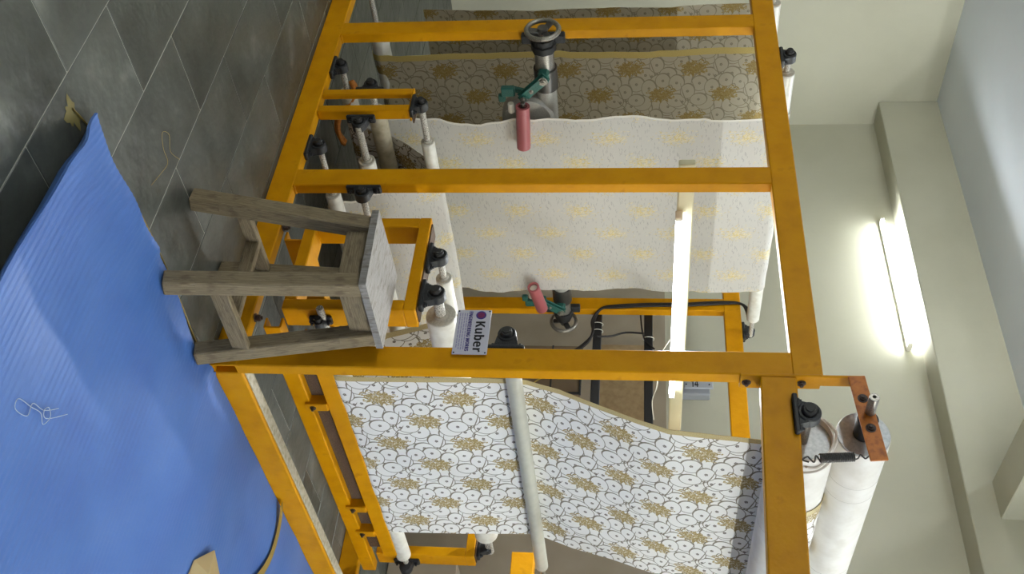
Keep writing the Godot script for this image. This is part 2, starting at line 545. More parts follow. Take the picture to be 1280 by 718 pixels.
func area(at: Vector3, along: Vector3, face: Vector3, length: float, energy: float) -> void:
	var l := AreaLight3D.new()
	l.name = "tube_lamp_light"
	l.area_size = Vector2(length, 0.026)
	l.light_color = LIGHT
	l.light_energy = energy
	l.area_range = 14.0
	l.area_attenuation = 2.0
	l.shadow_enabled = true
	var z := -face.normalized()
	var x := along.normalized()
	l.transform = Transform3D(Basis(x, z.cross(x), z), at)
	add_child(l, true)

# ------------------------------------------------------------------ scene
func _ready() -> void:
	# camera: a phone turned on its side, so the world's up points to the right of the picture
	var cam := Camera3D.new()
	cam.name = "camera"
	var yaw := 0.716299
	var pitch := -0.1167327
	var roll := 0.0082048
	var fw := Vector3(-sin(yaw) * cos(pitch), sin(pitch), -cos(yaw) * cos(pitch))
	var r := fw.cross(Vector3.UP).normalized()
	var u := r.cross(fw)
	var rr := r * cos(roll) + u * sin(roll)
	var uu := u * cos(roll) - r * sin(roll)
	cam.transform = Transform3D(Basis(uu, -rr, -fw), Vector3(2.03165, 1.41647, 2.74116))
	cam.fov = rad_to_deg(2.0 * atan(359.0 / F))
	cam.near = 0.05
	add_child(cam)
	cam.current = true
	var we := WorldEnvironment.new()
	we.name = "environment"
	var e := Environment.new()
	e.background_mode = Environment.BG_COLOR
	e.background_color = Color(0.5, 0.55, 0.6)
	e.tonemap_mode = Environment.TONE_MAPPER_LINEAR
	e.tonemap_exposure = EXPOSURE
	e.sdfgi_enabled = true
	e.ssao_enabled = true
	e.ssil_enabled = true
	we.environment = e
	add_child(we)
	make_materials()
	room()
	lamps()
	machine_frame()
	cloths()
	rollers()
	bearings()
	grippers()
	stool()
	floor_things()
	back_wall_things()
	sign_board()

func room() -> void:
	var st := new_st()
	box(st, Vector3(WX0 - 0.2, -0.2, WZ0 - 0.2), Vector3(WX1 + 0.2, -0.0025, WZ1 + 0.2), 0)
	var fl := struct("floor", st, M.mortar, "grey stone tiled workshop floor with pale joints")
	rng.seed = 3
	# stone slabs 0.566 by 0.29 m in running bond; joints recessed 2 mm
	var rest := new_st()
	var row := -12
	while 0.32 + row * 0.2935 < WZ1:
		var z0 := 0.32 + row * 0.2935
		var off := -0.30 if posmod(row, 2) == 0 else -0.573
		var k := -9
		while off + k * 0.566 < WX1:
			var x0 := off + k * 0.566
			var lo := Vector3(maxf(x0, WX0) + 0.002, -0.02, maxf(z0, WZ0) + 0.002)
			var hi := Vector3(minf(x0 + 0.566, WX1) - 0.002, rng.randf_range(-0.0008, 0.0008), minf(z0 + 0.2935, WZ1) - 0.002)
			var pick := rng.randi() % 6
			if hi.x - lo.x > 0.02 and hi.z - lo.z > 0.02:
				if x0 > -3.0 and x0 < 1.0 and z0 < 1.6:
					var s := new_st()
					box(s, lo, hi, 0.0015)
					obj("tile", s, M.stones[pick], fl)
				else:
					box(rest, lo, hi, 0.0015)
			k += 1
		row += 1
	obj("outer_tiles", rest, M.stones[0], fl).set_meta("kind", "stuff")
	# a splash of yellow paint and threads trodden on the floor
	st = new_st()
	var c := Vector3(0.055, 0.0012, 1.12)
	var prev := Vector3.ZERO
	for i in 25:
		var a := TAU * i / 24.0
		var rad := 0.034 + 0.01 * sin(a * 3.0 + 1.0) + 0.008 * sin(a * 7.0)
		var p := c + Vector3(cos(a) * rad * 0.8, 0.0, sin(a) * rad * 1.2)
		if i > 0:
			tri3(st, c, prev, p, Vector3.UP, Vector3.UP, Vector3.UP)
		prev = p
	obj("paint_stain", st, mat(Color8(136, 124, 72), 0.6), fl)

	st = new_st()
	box(st, Vector3(WX0 - 0.2, -0.1, WZ0 - 0.2), Vector3(WX1 + 0.2, CEIL + 0.2, WZ0), 0)
	var wb := struct("wall_back", st, M.wall, "cream painted wall behind the machine")
	st = new_st()
	box(st, Vector3(WX0, 0, WZ0), Vector3(WX1, 1.62, WZ0 + 0.004), 0.001)
	obj("dado", st, M.dado, wb)
	st = new_st()
	box(st, Vector3(WX0 - 0.2, -0.1, WZ0), Vector3(WX0, CEIL + 0.2, WZ1), 0)
	struct("wall_left", st, M.wall, "cream painted side wall beyond the end of the machine")
	st = new_st()
	box(st, Vector3(WX1, -0.1, WZ0), Vector3(WX1 + 0.2, CEIL + 0.2, WZ1), 0)
	struct("wall_right", st, M.wall, "cream painted wall facing the cloth rolls")
	st = new_st()
	box(st, Vector3(WX0 - 0.2, -0.1, WZ1), Vector3(WX1 + 0.2, CEIL + 0.2, WZ1 + 0.2), 0)
	struct("wall_front", st, M.wall, "cream painted wall behind the photographer")
	st = new_st()
	box(st, Vector3(WX0 - 0.2, CEIL, WZ0 - 0.2), Vector3(WX1 + 0.2, CEIL + 0.2, WZ1 + 0.2), 0)
	struct("ceiling", st, M.ceiling, "smooth white painted ceiling")
	# drop beam along the back wall and the beam that crosses the room
	st = new_st()
	box(st, Vector3(WX0, 3.33, WZ0 - 0.01), Vector3(WX1, CEIL + 0.01, -2.87), 0.006)
	struct("trim_1", st, M.wall, "cream plastered beam along the top of the back wall")
	st = new_st()
	box(st, Vector3(-1.38, 3.49, -2.88), Vector3(-1.13, CEIL + 0.01, WZ1), 0.006)
	struct("trim_2", st, M.wall, "cream plastered beam crossing the ceiling above the cloth rolls")

func tube_fitting(called: String, label: String, a: Vector3, b: Vector3, face: Vector3, glow: Material, energy: float, group := "") -> void:
	var t := thing(called, label, "tube light", (a + b) * 0.5, group)
	var d := (b - a).normalized()
	var side := face.cross(d)
	var st := new_st()
	bar(st, a - d * 0.01 - face * 0.045, b + d * 0.01 - face * 0.045, side, 0.03, 0.035, 0.004)
	obj("batten", st, M.batten, t)
	lamp_tube(t, a, b, face, glow, energy, 0.045)

func lamp_tube(t: Node3D, a: Vector3, b: Vector3, face: Vector3, glow: Material, energy: float, spread: float) -> void:
	var d := (b - a).normalized()
	for k in 2:
		var p := a if k == 0 else b
		var s := -1.0 if k == 0 else 1.0
		part("end_holder", M.nylon, t, func(st): bar(st, p + d * s * 0.004 - face * spread, p + d * s * 0.004 + face * 0.018, d, 0.02, 0.03, 0.004))
	part("glass_tube", glow, t, func(st): rod(st, a + d * 0.012, b - d * 0.012, 0.0135, 16))
	area((a + b) * 0.5 + face * 0.0165, d, face, a.distance_to(b), energy)

func lamps() -> void:
	# in view: one on the back wall under the beam, one slung across the machine
	tube_fitting("wall_tube_light", "lit tube light on the back wall under the plastered beam", Vector3(-3.68, 3.222, -3.03), Vector3(-2.51, 3.237, -3.03), Vector3(0, 0, 1), M.glow_wall, WALL_TUBE * 0.01)
	var t := thing("machine_tube_light", "bright tube light on a cream batten slung across inside the yellow machine", "tube light", Vector3(-1.0, 1.585, -0.93))
	part("batten", M.cream, t, func(st): bar(st, Vector3(-1.045, 1.608, -0.05), Vector3(-1.045, 1.618, -1.89), Vector3.UP, 0.064, 0.034, 0.005))
	lamp_tube(t, Vector3(-1.0, 1.585, -0.31), Vector3(-1.0, 1.592, -1.53), Vector3.RIGHT, M.glow_machine, 3.2, 0.03)
	# unseen tubes, added on the walls and ceiling beam to match the light
	for k in 3:
		var z: float = [-2.2, -0.7, 3.4][k]
		tube_fitting("unseen_tube_light", ["tube light on the wall facing the cloth, at the back corner", "tube light at the middle of the wall facing the cloth", "added fill tube on the wall facing the cloth, behind the photographer"][k], Vector3(WX1 - 0.07, 3.2, z - 0.6), Vector3(WX1 - 0.07, 3.2, z + 0.6), Vector3(-1, 0, 0), [M.glow_room, M.glow_room, M.glow_wall][k], [ROOM_TUBE, ROOM_TUBE, FRONT_FILL * 0.5][k] * 0.01, "tube lights outside the view")
	for k in 2:
		var x: float = [1.0, 3.0][k]
		tube_fitting("unseen_tube_light", ["tube light on the back wall under the beam, beyond the cloth rolls", "tube light on the back wall under the beam, by the corner beyond the blue mat"][k], Vector3(x - 0.6, 3.22, -3.03), Vector3(x + 0.6, 3.22, -3.03), Vector3(0, 0, 1), M.glow_back, BACK_TUBE * 0.01, "tube lights outside the view")
	tube_fitting("unseen_beam_light", "unseen tube light added on the hidden side of the beam crossing the ceiling", Vector3(-1.45, 3.62, -1.75), Vector3(-1.45, 3.62, -0.55), Vector3(-1, 0, 0), M.glow_beam, BEAM_TUBE * 0.01, "tube lights outside the view")  # unseen tube added to brighten the ceiling
	for k in 3:  # unseen fill tubes, added to brighten the faces towards the camera
		var x: float = [-3.5, -2.0, -0.5][k]
		tube_fitting("unseen_tube_light", ["added fill tube on the wall opposite the frame, by the cream side wall", "added fill tube on the wall opposite the frame, second from the cream side wall", "added fill tube on the wall opposite the frame, nearest the photographer"][k], Vector3(x - 0.6, 3.2, WZ1 - 0.07), Vector3(x + 0.6, 3.2, WZ1 - 0.07), Vector3(0, 0, -1), M.glow_fill, FRONT_FILL * 0.01, "tube lights outside the view")

# ------------------------------------------------------------------ the yellow frame
func part(called: String, m: Material, parent: Node3D, f: Callable) -> MeshInstance3D:
	var st := new_st()
	f.call(st)
	return obj(called, st, m, parent)

func side_frame(t: Node3D, z: float) -> void:
	var X := Vector3.RIGHT
	var Y := Vector3.UP
	var D := Vector3(0, 0, -1)
	for x in [-0.09, -0.962, -1.935, -2.83]:
		part("post", M.yellow, t, func(st): channel(st, Vector3(x, 0.094, z - 0.0005), X, D, Y * 1.8135, 0.091))
	part("sill", M.yellow, t, func(st): channel(st, Vector3(-2.85, 0, z), Y, D, X * 2.85, 0.0945))
	part("top_beam", M.yellow, t, func(st): channel(st, Vector3(-2.85, 1.907, z), Y, D, X * 2.85, 0.093))

func bracket(t: Node3D, x0: float, x1: float, lw: float, y0: float, y1: float, z: float, low: bool, depths := [0.095, 0.095]) -> void:
	var g := Node3D.new()
	g.name = "roller_bracket"
	t.add_child(g, true)
	var d := 0.095 if low else 0.06
	var top := 0.042 if low else 0.008
	for k in 2:
		var x: float = [x0, x1 - lw][k]
		part("leg", M.yellow, g, func(st): box(st, Vector3(x, y0, z - depths[k]), Vector3(x + lw, y1 - top, z), 0.004))
	part("crossbar", M.yellow, g, func(st): box(st, Vector3(x0, y1 - top - 0.0005, z - d - 0.0005), Vector3(x1, y1, z + 0.0005), 0.003))
	if low:
		part("crossbar", M.yellow, g, func(st): box(st, Vector3(x0 + lw, y0, z - d + 0.001), Vector3(x1 - lw, y0 + 0.045, z - 0.001), 0.004))
	part("mounting_pad", M.rust, g, func(st): box(st, Vector3(x0 + 0.02, y1, z - 0.08), Vector3(x1 - 0.01, y1 + 0.006, z - 0.012), 0.002))

func machine_frame() -> void:
	var t := thing("rolling_machine", "yellow welded steel frame of the cloth rolling machine", "machine", Vector3(-0.95, 0, -0.95))
	var Y := Vector3.UP
	side_frame(t, 0.0)
	side_frame(t, -1.9)
	# floor beam across the near end: its upper flange has lost its paint
	part("end_beam", M.yellow, t, func(st): box(st, Vector3(-0.052, 0, -1.9), Vector3(0, 0.1, -0.046), 0.004))
	part("worn_flange", M.worn, t, func(st): box(st, Vector3(-0.058, 0.1, -1.9), Vector3(-0.012, 0.106, -0.046), 0.002)).set_meta("label", "bare whitish upper flange")
	# paired cross rails under the cloth
	part("cross_rail", M.yellow, t, func(st): channel(st, Vector3(-0.2, 0.124, -0.05), Y, Vector3(-1, 0, 0), Vector3(0, 0, -1.85), 0.064))
	part("cross_rail", M.yellow, t, func(st): channel(st, Vector3(-0.2, 0.252, -0.11), Y, Vector3(-1, 0, 0), Vector3(0, 0, -1.63), 0.067))
	part("rail_web", M.rust, t, func(st): box(st, Vector3(-0.24, 0.188, -0.12), Vector3(-0.232, 0.252, -1.72), 0.001))
	for z in [-0.52, -1.3, -1.52]:
		part("spacer_plate", M.yellow, t, func(st): box(st, Vector3(-0.235, 0.17, z - 0.022), Vector3(-0.188, 0.256, z + 0.022), 0.003))
		part("bolt", M.bolt, t, func(st): hexhead(st, Vector3(-0.188, 0.198, z), Vector3.RIGHT, 0.009))
	part("cross_rail", M.yellow, t, func(st): channel(st, Vector3(-0.62, 0.102, -0.05), Y, Vector3(-1, 0, 0), Vector3(0, 0, -1.85), 0.086))
	part("bolt", M.bolt, t, func(st): hexhead(st, Vector3(-0.66, 0.1, -0.02), Y, 0.012, 0.02))
	part("bolt", M.bolt, t, func(st): hexhead(st, Vector3(-0.22, 0.1, -0.02), Y, 0.012, 0.02))
	bracket(t, -0.692, -0.246, 0.048, 0.19, 0.664, 0.0, true)
	bracket(t, -0.70, -0.256, 0.048, 0.19, 0.664, -1.835, true)
	bracket(t, -1.457, -1.312, 0.04, 0.096, 0.489, 0.0, false, [0.026, 0.05])
	bracket(t, -1.457, -1.302, 0.046, 0.096, 0.489, -1.835, false)
	part("rod_bracket", M.yellow, t, func(st): box(st, Vector3(-0.30, 0.84, -1.93), Vector3(-0.09, 0.948, -1.85), 0.004))
	# cantilevered arm that carries the cloth rolls, bolted on through an end plate
	for z in [0.0, -1.9]:
		part("end_plate", M.yellow, t, func(st): box(st, Vector3(0.001, 1.745, z - 0.062), Vector3(0.011, 1.995, z + 0.006), 0.002))
		part("roll_arm", M.yellow, t, func(st):
			var ang := Basis(Vector3(0, 0, 1), -0.037)
			var p := Vector3(0.011, 1.806, z + 0.002)
			channel(st, p, ang * Vector3.UP, Vector3(0, 0, -1), ang * Vector3(0.92, 0, 0), 0.112, 0.05))
		if z == 0.0:
			for y in [1.765, 1.935]:
				part("bolt", M.bolt, t, func(st): hexhead(st, Vector3(0.011, y, z - 0.03), Vector3.RIGHT, 0.011))
	# strap standing up from the corner; the pressure link hangs on it
	part("link_post", M.yellow, t, func(st): box(st, Vector3(0.001, 1.99, -0.045), Vector3(0.011, 2.125, 0.003), 0.002))
	part("bolt", M.bolt, t, func(st): hexhead(st, Vector3(0.012, 2.095, -0.018), Vector3.RIGHT, 0.0125))
	var link := part("pressure_link", M.orange, t, func(st): bar(st, Vector3(0.012, 2.096, 0.012), Vector3(0.315, 2.124, 0.012), Vector3.UP, 0.052, 0.008, 0.002))
	link.set_meta("label", "orange flat steel link")
	for x in [0.098, 0.205]:
		part("bolt", M.bolt, t, func(st): hexhead(st, Vector3(x, 2.104 + (x - 0.1) * 0.09, 0.016), Vector3.BACK, 0.0115))
	# weld beads where the posts meet the sill
	for x in [-0.871, -1.842]:
		part("weld_bead", M.yellow, t, func(st):
			rng.seed = 5
			var pts := PackedVector3Array()
			for k in 8:
				pts.append(Vector3(x + 0.004 + rng.randf_range(-0.003, 0.003), 0.097, -k * 0.006))
			cord(st, pts, 0.005, 6))

# ------------------------------------------------------------------ cloth
# cloth sheet: profile of (x, y) points going along the cloth, spread from z0 (near) to z1 (far)
func sheet(parent: Node3D, called: String, profile: Array, z0: float, z1: float, v0: float, hand: float, wave := 0.004, seed_ := 1, edge_wave := 0.0, only := "", far: Array = []) -> MeshInstance3D:
	var n := FastNoiseLite.new()
	n.seed = seed_
	n.frequency = 1.0
	# resample the profile
	var pts: Array = []
	var pts2: Array = []
	var cum: Array = []
	var L := 0.0
	if far.is_empty():
		far = profile
	for i in profile.size() - 1:
		var a: Vector2 = profile[i]
		var b: Vector2 = profile[i + 1]
		var k := maxi(1, int(a.distance_to(b) / 0.03))
		for s in k:
			var p := a.lerp(b, float(s) / k)
			if pts.size():
				L += p.distance_to(pts[-1])
			pts.append(p)
			pts2.append((far[i] as Vector2).lerp(far[i + 1], float(s) / k))
			cum.append(L)
	L += (profile[-1] as Vector2).distance_to(pts[-1])
	pts.append(profile[-1])
	pts2.append(far[-1])
	cum.append(L)
	var nz := 40 if absf(z1 - z0) > 0.2 else 3
	var pos: Array = []
	var nor: Array = []
	for i in pts.size():
		var d: Vector2 = ((pts[mini(i + 1, pts.size() - 1)] as Vector2) - (pts[maxi(i - 1, 0)] as Vector2)).normalized()
		var pn := Vector3(d.y, -d.x, 0) * hand
		var ps: Array = []
		for j in nz + 1:
			var f := float(j) / nz
			var ez := (n.get_noise_2d(cum[i] * 1.6, 3.0) + 0.2 * n.get_noise_2d(cum[i] * 9.0, 5.0)) * edge_wave
			var z := lerpf(z0, z1, f) + ez
			var h := n.get_noise_3d(cum[i] * 1.2, z * 2.2, 0.0) * wave * 2.0
			var pm := (pts[i] as Vector2).lerp(pts2[i], clampf((-0.35 - z) / 1.15, 0.0, 1.0))
			ps.append(Vector3(pm.x, pm.y, z) + pn * h)
		pos.append(ps)
	for i in pts.size():
		var row: Array = []
		for j in nz + 1:
			var du: Vector3 = pos[mini(i + 1, pts.size() - 1)][j] - pos[maxi(i - 1, 0)][j]
			var dv: Vector3 = pos[i][mini(j + 1, nz)] - pos[i][maxi(j - 1, 0)]
			var q := du.cross(dv).normalized()
			var d: Vector2 = ((pts[mini(i + 1, pts.size() - 1)] as Vector2) - (pts[maxi(i - 1, 0)] as Vector2)).normalized()
			var pn := Vector3(d.y, -d.x, 0) * hand
			row.append(q if q.dot(pn) > 0 else -q)
		nor.append(row)
	var th := 0.0007
	var mesh := ArrayMesh.new()
	for side in 2:
		var st := new_st()
		var s := 1.0 if side == 0 else -1.0
		for i in pts.size() - 1:
			for j in nz:
				var idx := [[i, j], [i + 1, j], [i + 1, j + 1], [i, j + 1]]
				var V: Array = []
				var N: Array = []
				var U: Array = []
				for q in idx:
					var nn: Vector3 = nor[q[0]][q[1]] * s
					var p: Vector3 = pos[q[0]][q[1]] + nn * th
					V.append(p)
					N.append(nn)
					U.append(Vector2(-p.z / 0.31 - 0.226, -(v0 + cum[q[0]]) / 0.305))
				tri3(st, V[0], V[1], V[2], N[0], N[1], N[2], U[0], U[1], U[2])
				tri3(st, V[0], V[2], V[3], N[0], N[2], N[3], U[0], U[2], U[3])
		# rim
		if side == 0:
			for i in pts.size() - 1:
				for j in [0, nz]:
					var o := Vector3(0, 0, 1) if j == 0 else Vector3(0, 0, -1)
					var a: Vector3 = pos[i][j]
					var b: Vector3 = pos[i + 1][j]
					var na: Vector3 = nor[i][j] * th
					var nb: Vector3 = nor[i + 1][j] * th
					flat_quad(st, a + na, b + nb, b - nb, a - na, o)
		st.commit(mesh)
	var face: Material = M.cloth
	var rear: Material = M.clothback
	if only == "shadetone":
		face = M.clothshade  # shade cast by the web in front, put into the colour
	if only == "frayed":
		face = M.frayed
		rear = M.frayed
	if only == "pale":
		face = M.palehem
		rear = M.palehem
	if only == "selvage":
		face = M.selvage
		rear = M.selvage
	mesh.surface_set_material(0, face)
	mesh.surface_set_material(1, rear)
	var mi := MeshInstance3D.new()
	mi.name = called
	mi.mesh = mesh
	parent.add_child(mi, true)
	mi.position = -parent.position
	return mi

func wrap_pts(c: Vector2, rad: float, a0: float, a1: float, k := 8) -> Array:
	var out: Array = []
	for i in k + 1:
		var a := deg_to_rad(lerpf(a0, a1, float(i) / k))
		out.append(c + Vector2(cos(a), sin(a)) * rad)
	return out

func cloths() -> void:
	# the front web: up from the low roller, behind the guide rod, up to the roll on top
	var t := thing("patterned_cloth", "white jacquard cloth with grey rings and gold leaves in the open front bay", "cloth", Vector3(-0.2, 0.3, -0.9))
	var prof: Array = wrap_pts(Vector2(-0.507, 0.715), 0.032, 100, 10, 6)
	prof.append_array([Vector2(-0.454, 0.636), Vector2(-0.40, 0.48)])
	prof.append_array(wrap_pts(Vector2(-0.235, 0.335), 0.037, 205, 270, 6))
	sheet(t, "return_fold", prof, -0.352, -1.505, 0.05, -1.0, 0.004, 4)
	sheet(t, "selvage", prof, -0.322, -0.352, 0.05, -1.0, 0.004, 4, 0.0, "selvage")
	prof = wrap_pts(Vector2(-0.235, 0.335), 0.0365, 270, 358, 6)
	var far := prof.duplicate()
	var top := wrap_pts(Vector2(0.155, 1.94), 0.1015, 178, 100, 6)
	prof.append_array([Vector2(-0.199, 0.66), Vector2(-0.203, 0.97), Vector2(-0.198, 1.03), Vector2(-0.158, 1.15), Vector2(-0.093, 1.294), Vector2(-0.034, 1.433), Vector2(0.0, 1.53), Vector2(0.018, 1.703), Vector2(0.032, 1.84)])
	far.append_array([Vector2(-0.203, 0.66), Vector2(-0.214, 0.97), Vector2(-0.198, 1.03), Vector2(-0.152, 1.15), Vector2(-0.105, 1.32), Vector2(-0.062, 1.45), Vector2(-0.036, 1.54), Vector2(0.006, 1.70), Vector2(0.036, 1.84)])
	prof.append_array(top)
	far.append_array(top)
	# v0 puts a leaf cluster at y = 0.445 near z = -0.47
	var v0 := 0.025
	sheet(t, "web", prof, -0.352, -1.505, v0, 1.0, 0.004, 4, 0.0, "", far)
	sheet(t, "selvage", prof, -0.325, -0.352, v0, 1.0, 0.004, 4, 0.0, "selvage", far)
	# the cloth shows again between the two rolls
	var lap := wrap_pts(Vector2(0.155, 1.94), 0.1015, 96, 20, 8)
	sheet(t, "wound_lap", lap, -0.45, -1.5, 0.13, -1.0, 0.001, 4, 0.02)
	sheet(t, "selvage", lap, -0.42, -0.45, 0.13, -1.0, 0.001, 4, 0.02, "selvage")
	# the middle web: down from the top roller, under the fat tube, over the bracket roller and down again
	t = thing("plain_side_cloth", "pale wrong side of cloth hanging in the middle bay behind the bright tube", "cloth", Vector3(-1.65, 0.5, -0.9))
	prof = wrap_pts(Vector2(-1.69, 2.045), 0.038, 100, 0, 8)
	prof.append_array([Vector2(-1.654, 1.2), Vector2(-1.66, 0.4), Vector2(-1.667, 0.2)])
	prof.append_array(wrap_pts(Vector2(-1.629, 0.138), 0.038, 180, 335, 10))
	prof.append_array([Vector2(-1.549, 0.296), Vector2(-1.44, 0.47)])
	prof.append_array(wrap_pts(Vector2(-1.345, 0.53), 0.032, 150, 40, 8))
	prof.append_array([Vector2(-1.2, 0.35), Vector2(-1.15, 0.2)])
	prof.append_array(wrap_pts(Vector2(-1.108, 0.146), 0.034, 185, 330, 8))
	sheet(t, "selvage", prof, -0.345, -0.3555, 0.0, 1.0, 0.005, 8, 0.05, "pale")
	sheet(t, "web", prof, -0.355, -1.515, 0.0, 1.0, 0.005, 8, 0.05)
	# the next web behind it shows the patterned side and a frayed edge
	t = thing("dim_patterned_cloth", "patterned cloth in shade with frayed yellow edge behind the handwheel", "cloth", Vector3(-2.16, 0.3, -0.9))
	prof = wrap_pts(Vector2(-2.2, 2.03), 0.037, 110, 0, 8)
	prof.append_array([Vector2(-2.16, 1.1), Vector2(-2.165, 0.2)])
	prof.append_array(wrap_pts(Vector2(-2.21, 0.16), 0.046, 0, -90, 8))
	sheet(t, "web", prof, -0.385, -1.52, 0.1, -1.0, 0.006, 15, 0.02, "shadetone")
	sheet(t, "frayed_edge", prof, -0.35, -0.385, 0.1, -1.0, 0.006, 15, 0.02, "frayed")
	t = thing("far_cloth", "dim pale cloth seen past the frayed edge at the far end of the machine", "cloth", Vector3(-2.45, 0.3, -0.9))
	sheet(t, "web", [Vector2(-2.45, 2.04), Vector2(-2.44, 1.0), Vector2(-2.46, 0.34)], -0.3, -1.53, 0.2, -1.0, 0.006, 19, 0.012, "shadetone")

# ------------------------------------------------------------------ rollers
func roller(called: String, label: String, x: float, y: float, rad: float, z0: float, z1: float, sr: float, sz0: float, sz1: float, m: Material, cap := true) -> Node3D:
	var t := thing(called, label, "roller", Vector3(x, y, z0))
	part("tube", m, t, func(st): rod(st, Vector3(x, y, z0), Vector3(x, y, z1), rad, 32, 0.003))
	part("shaft", M.shaftpaint, t, func(st): rod(st, Vector3(x, y, sz0), Vector3(x, y, sz1), sr, 16))
	if cap:
		part("end_cap", M.cap, t, func(st): lathe(st, Vector3(x, y, z0 - 0.001), Vector3.BACK, [Vector2(rad * 0.97, 0), Vector2(rad * 0.97, 0.004), Vector2(rad * 0.9, 0.005), Vector2(sr * 1.5, 0.005), Vector2(sr * 1.3, 0.012), Vector2(0, 0.012)], 32))
	return t

func rollers() -> void:
	roller("guide_roller", "white roller along the top of the frame carrying the pale cloth", -1.69, 2.045, 0.034, -0.13, -1.78, 0.012, -0.01, -1.93, M.pvc)
	roller("guide_roller", "white roller on top of the frame holding the shaded cloth", -2.2, 2.03, 0.033, -0.13, -1.78, 0.012, -0.01, -1.93, M.pvc)
	roller("guide_roller", "white roller on the tip of the two-legged bracket beside the shaded cloth", -1.345, 0.53, 0.029, -0.2, -1.72, 0.0135, -0.01, -1.84, M.pvc)
	roller("guide_roller", "fat beige tube roller low down under the pale cloth", -1.488, 0.292, 0.04, -0.14, -1.8, 0.014, -0.01, -1.84, M.pvcold)
	roller("guide_roller", "white roller held by the bearing on the side of the two-legged bracket", -1.228, 0.285, 0.036, -0.2, -1.74, 0.016, -0.01, -1.84, M.pvc)
	roller("guide_roller", "white roller beside the sill bearing nearer the stool", -1.108, 0.146, 0.032, -0.28, -1.74, 0.012, -0.01, -1.93, M.pvc)
	roller("guide_roller", "grey-white roller low behind the sill bearing by the far post", -1.629, 0.138, 0.036, -0.15, -1.74, 0.013, -0.01, -1.93, M.cap)
	roller("guide_roller", "white roller hidden behind the stool with its shaft at the middle post", -0.83, 0.373, 0.034, -0.34, -1.74, 0.013, -0.01, -1.84, M.pvc)
	roller("guide_roller", "thin white roller with a small disc, first on the stool-side bracket", -0.507, 0.715, 0.03, -0.13, -1.74, 0.012, -0.01, -1.92, M.pvc)
	roller("drive_roller", "thick white roller with a large disc end behind the name plate", -0.33, 0.727, 0.055, -0.13, -1.74, 0.019, -0.01, -1.92, M.pvc)
	roller("guide_roller", "white roller at the foot of the bright patterned cloth", -0.235, 0.335, 0.035, -0.13, -1.8, 0.013, 0.02, -1.92, M.pvc)
	var t := thing("guide_rod", "grey-white rod standing in front of the bright patterned cloth", "roller", Vector3(-0.165, 0.99, -0.1))
	part("tube", M.rodpaint, t, func(st): rod(st, Vector3(-0.165, 0.988, -0.1), Vector3(-0.195, 0.995, -1.78), 0.029, 32, 0.003))
	part("shaft", M.steel, t, func(st): rod(st, Vector3(-0.163, 0.988, -0.01), Vector3(-0.197, 0.996, -1.93), 0.012, 16))
	# tube roller behind the fabric at far left, standing under the far cloth
	roller("guide_roller", "white roller at the foot of the shaded cloth", -2.21, 0.16, 0.044, -0.22, -1.8, 0.013, 0.0, -1.92, M.pvc)
	# cloth roll and press roll on the arm
	t = thing("cloth_roll", "lower white cloth roll winding up beside the yellow arm", "roll", Vector3(0.155, 1.94, -0.1))
	part("winding", M.rollpaper, t, func(st): pipe(st, Vector3(0.155, 1.94, -0.17), Vector3(0.155, 1.94, -1.6), 0.0995, 0.09, 48))
	part("core", M.rollpaper, t, func(st): pipe(st, Vector3(0.155, 1.94, -0.11), Vector3(0.155, 1.94, -1.66), 0.092, 0.086, 48))
	part("ragged_edge", M.rollpaper, t, func(st):
		rng.seed = 41
		var ring := PackedVector3Array()
		for k in 61:
			var a := TAU * k / 60.0
			var rad := 0.095 + 0.003 * sin(a * 5.0)
			ring.append(Vector3(0.155 + cos(a) * rad, 1.94 + sin(a) * rad, -0.125 - 0.02 * sin(a * 2.0 + 1.0) + rng.randf_range(-0.005, 0.005)))
		cord(st, ring, 0.005, 6))
	part("end_disc", M.zinc, t, func(st): rod(st, Vector3(0.155, 1.94, -0.15), Vector3(0.155, 1.94, -0.14), 0.088, 40))
	part("shaft", M.steel, t, func(st): rod(st, Vector3(0.155, 1.94, 0.0), Vector3(0.155, 1.94, -1.93), 0.014, 16))
	for z in [-0.62, -1.1]:
		part("seam_line", M.seam, t, func(st): pipe(st, Vector3(0.155, 1.94, z), Vector3(0.155, 1.94, z - 0.002), 0.1, 0.098, 48))
	t = thing("press_roll", "upper white press roll with a grey disc end and orange link", "roll", Vector3(0.147, 2.119, -0.1))
	part("sleeve", M.rollpaper, t, func(st): pipe(st, Vector3(0.147, 2.119, -0.11), Vector3(0.147, 2.119, -1.7), 0.083, 0.078, 48))
	part("end_disc", M.zinc, t, func(st): rod(st, Vector3(0.147, 2.119, -0.115), Vector3(0.147, 2.119, -0.104), 0.081, 48))
	part("hub", M.rubber, t, func(st): rod(st, Vector3(0.147, 2.119, -0.104), Vector3(0.147, 2.119, -0.02), 0.032, 24))
	part("shaft", M.steel, t, func(st): pipe(st, Vector3(0.147, 2.119, 0.095), Vector3(0.147, 2.119, -1.8), 0.0155, 0.006, 20))
	for z in [-0.3, -0.385, -0.9]:
		part("seam_line", M.seam, t, func(st): pipe(st, Vector3(0.147, 2.119, z), Vector3(0.147, 2.119, z - 0.0025), 0.0834, 0.08, 48))
	# coil spring between link and arm
	t = thing("coil_spring", "dark coil spring between the orange link and the yellow arm", "spring", Vector3(0.32, 1.9, 0.02))
	var a := Vector3(0.306, 2.093, 0.022)
	var b := Vector3(0.322, 1.91, 0.022)
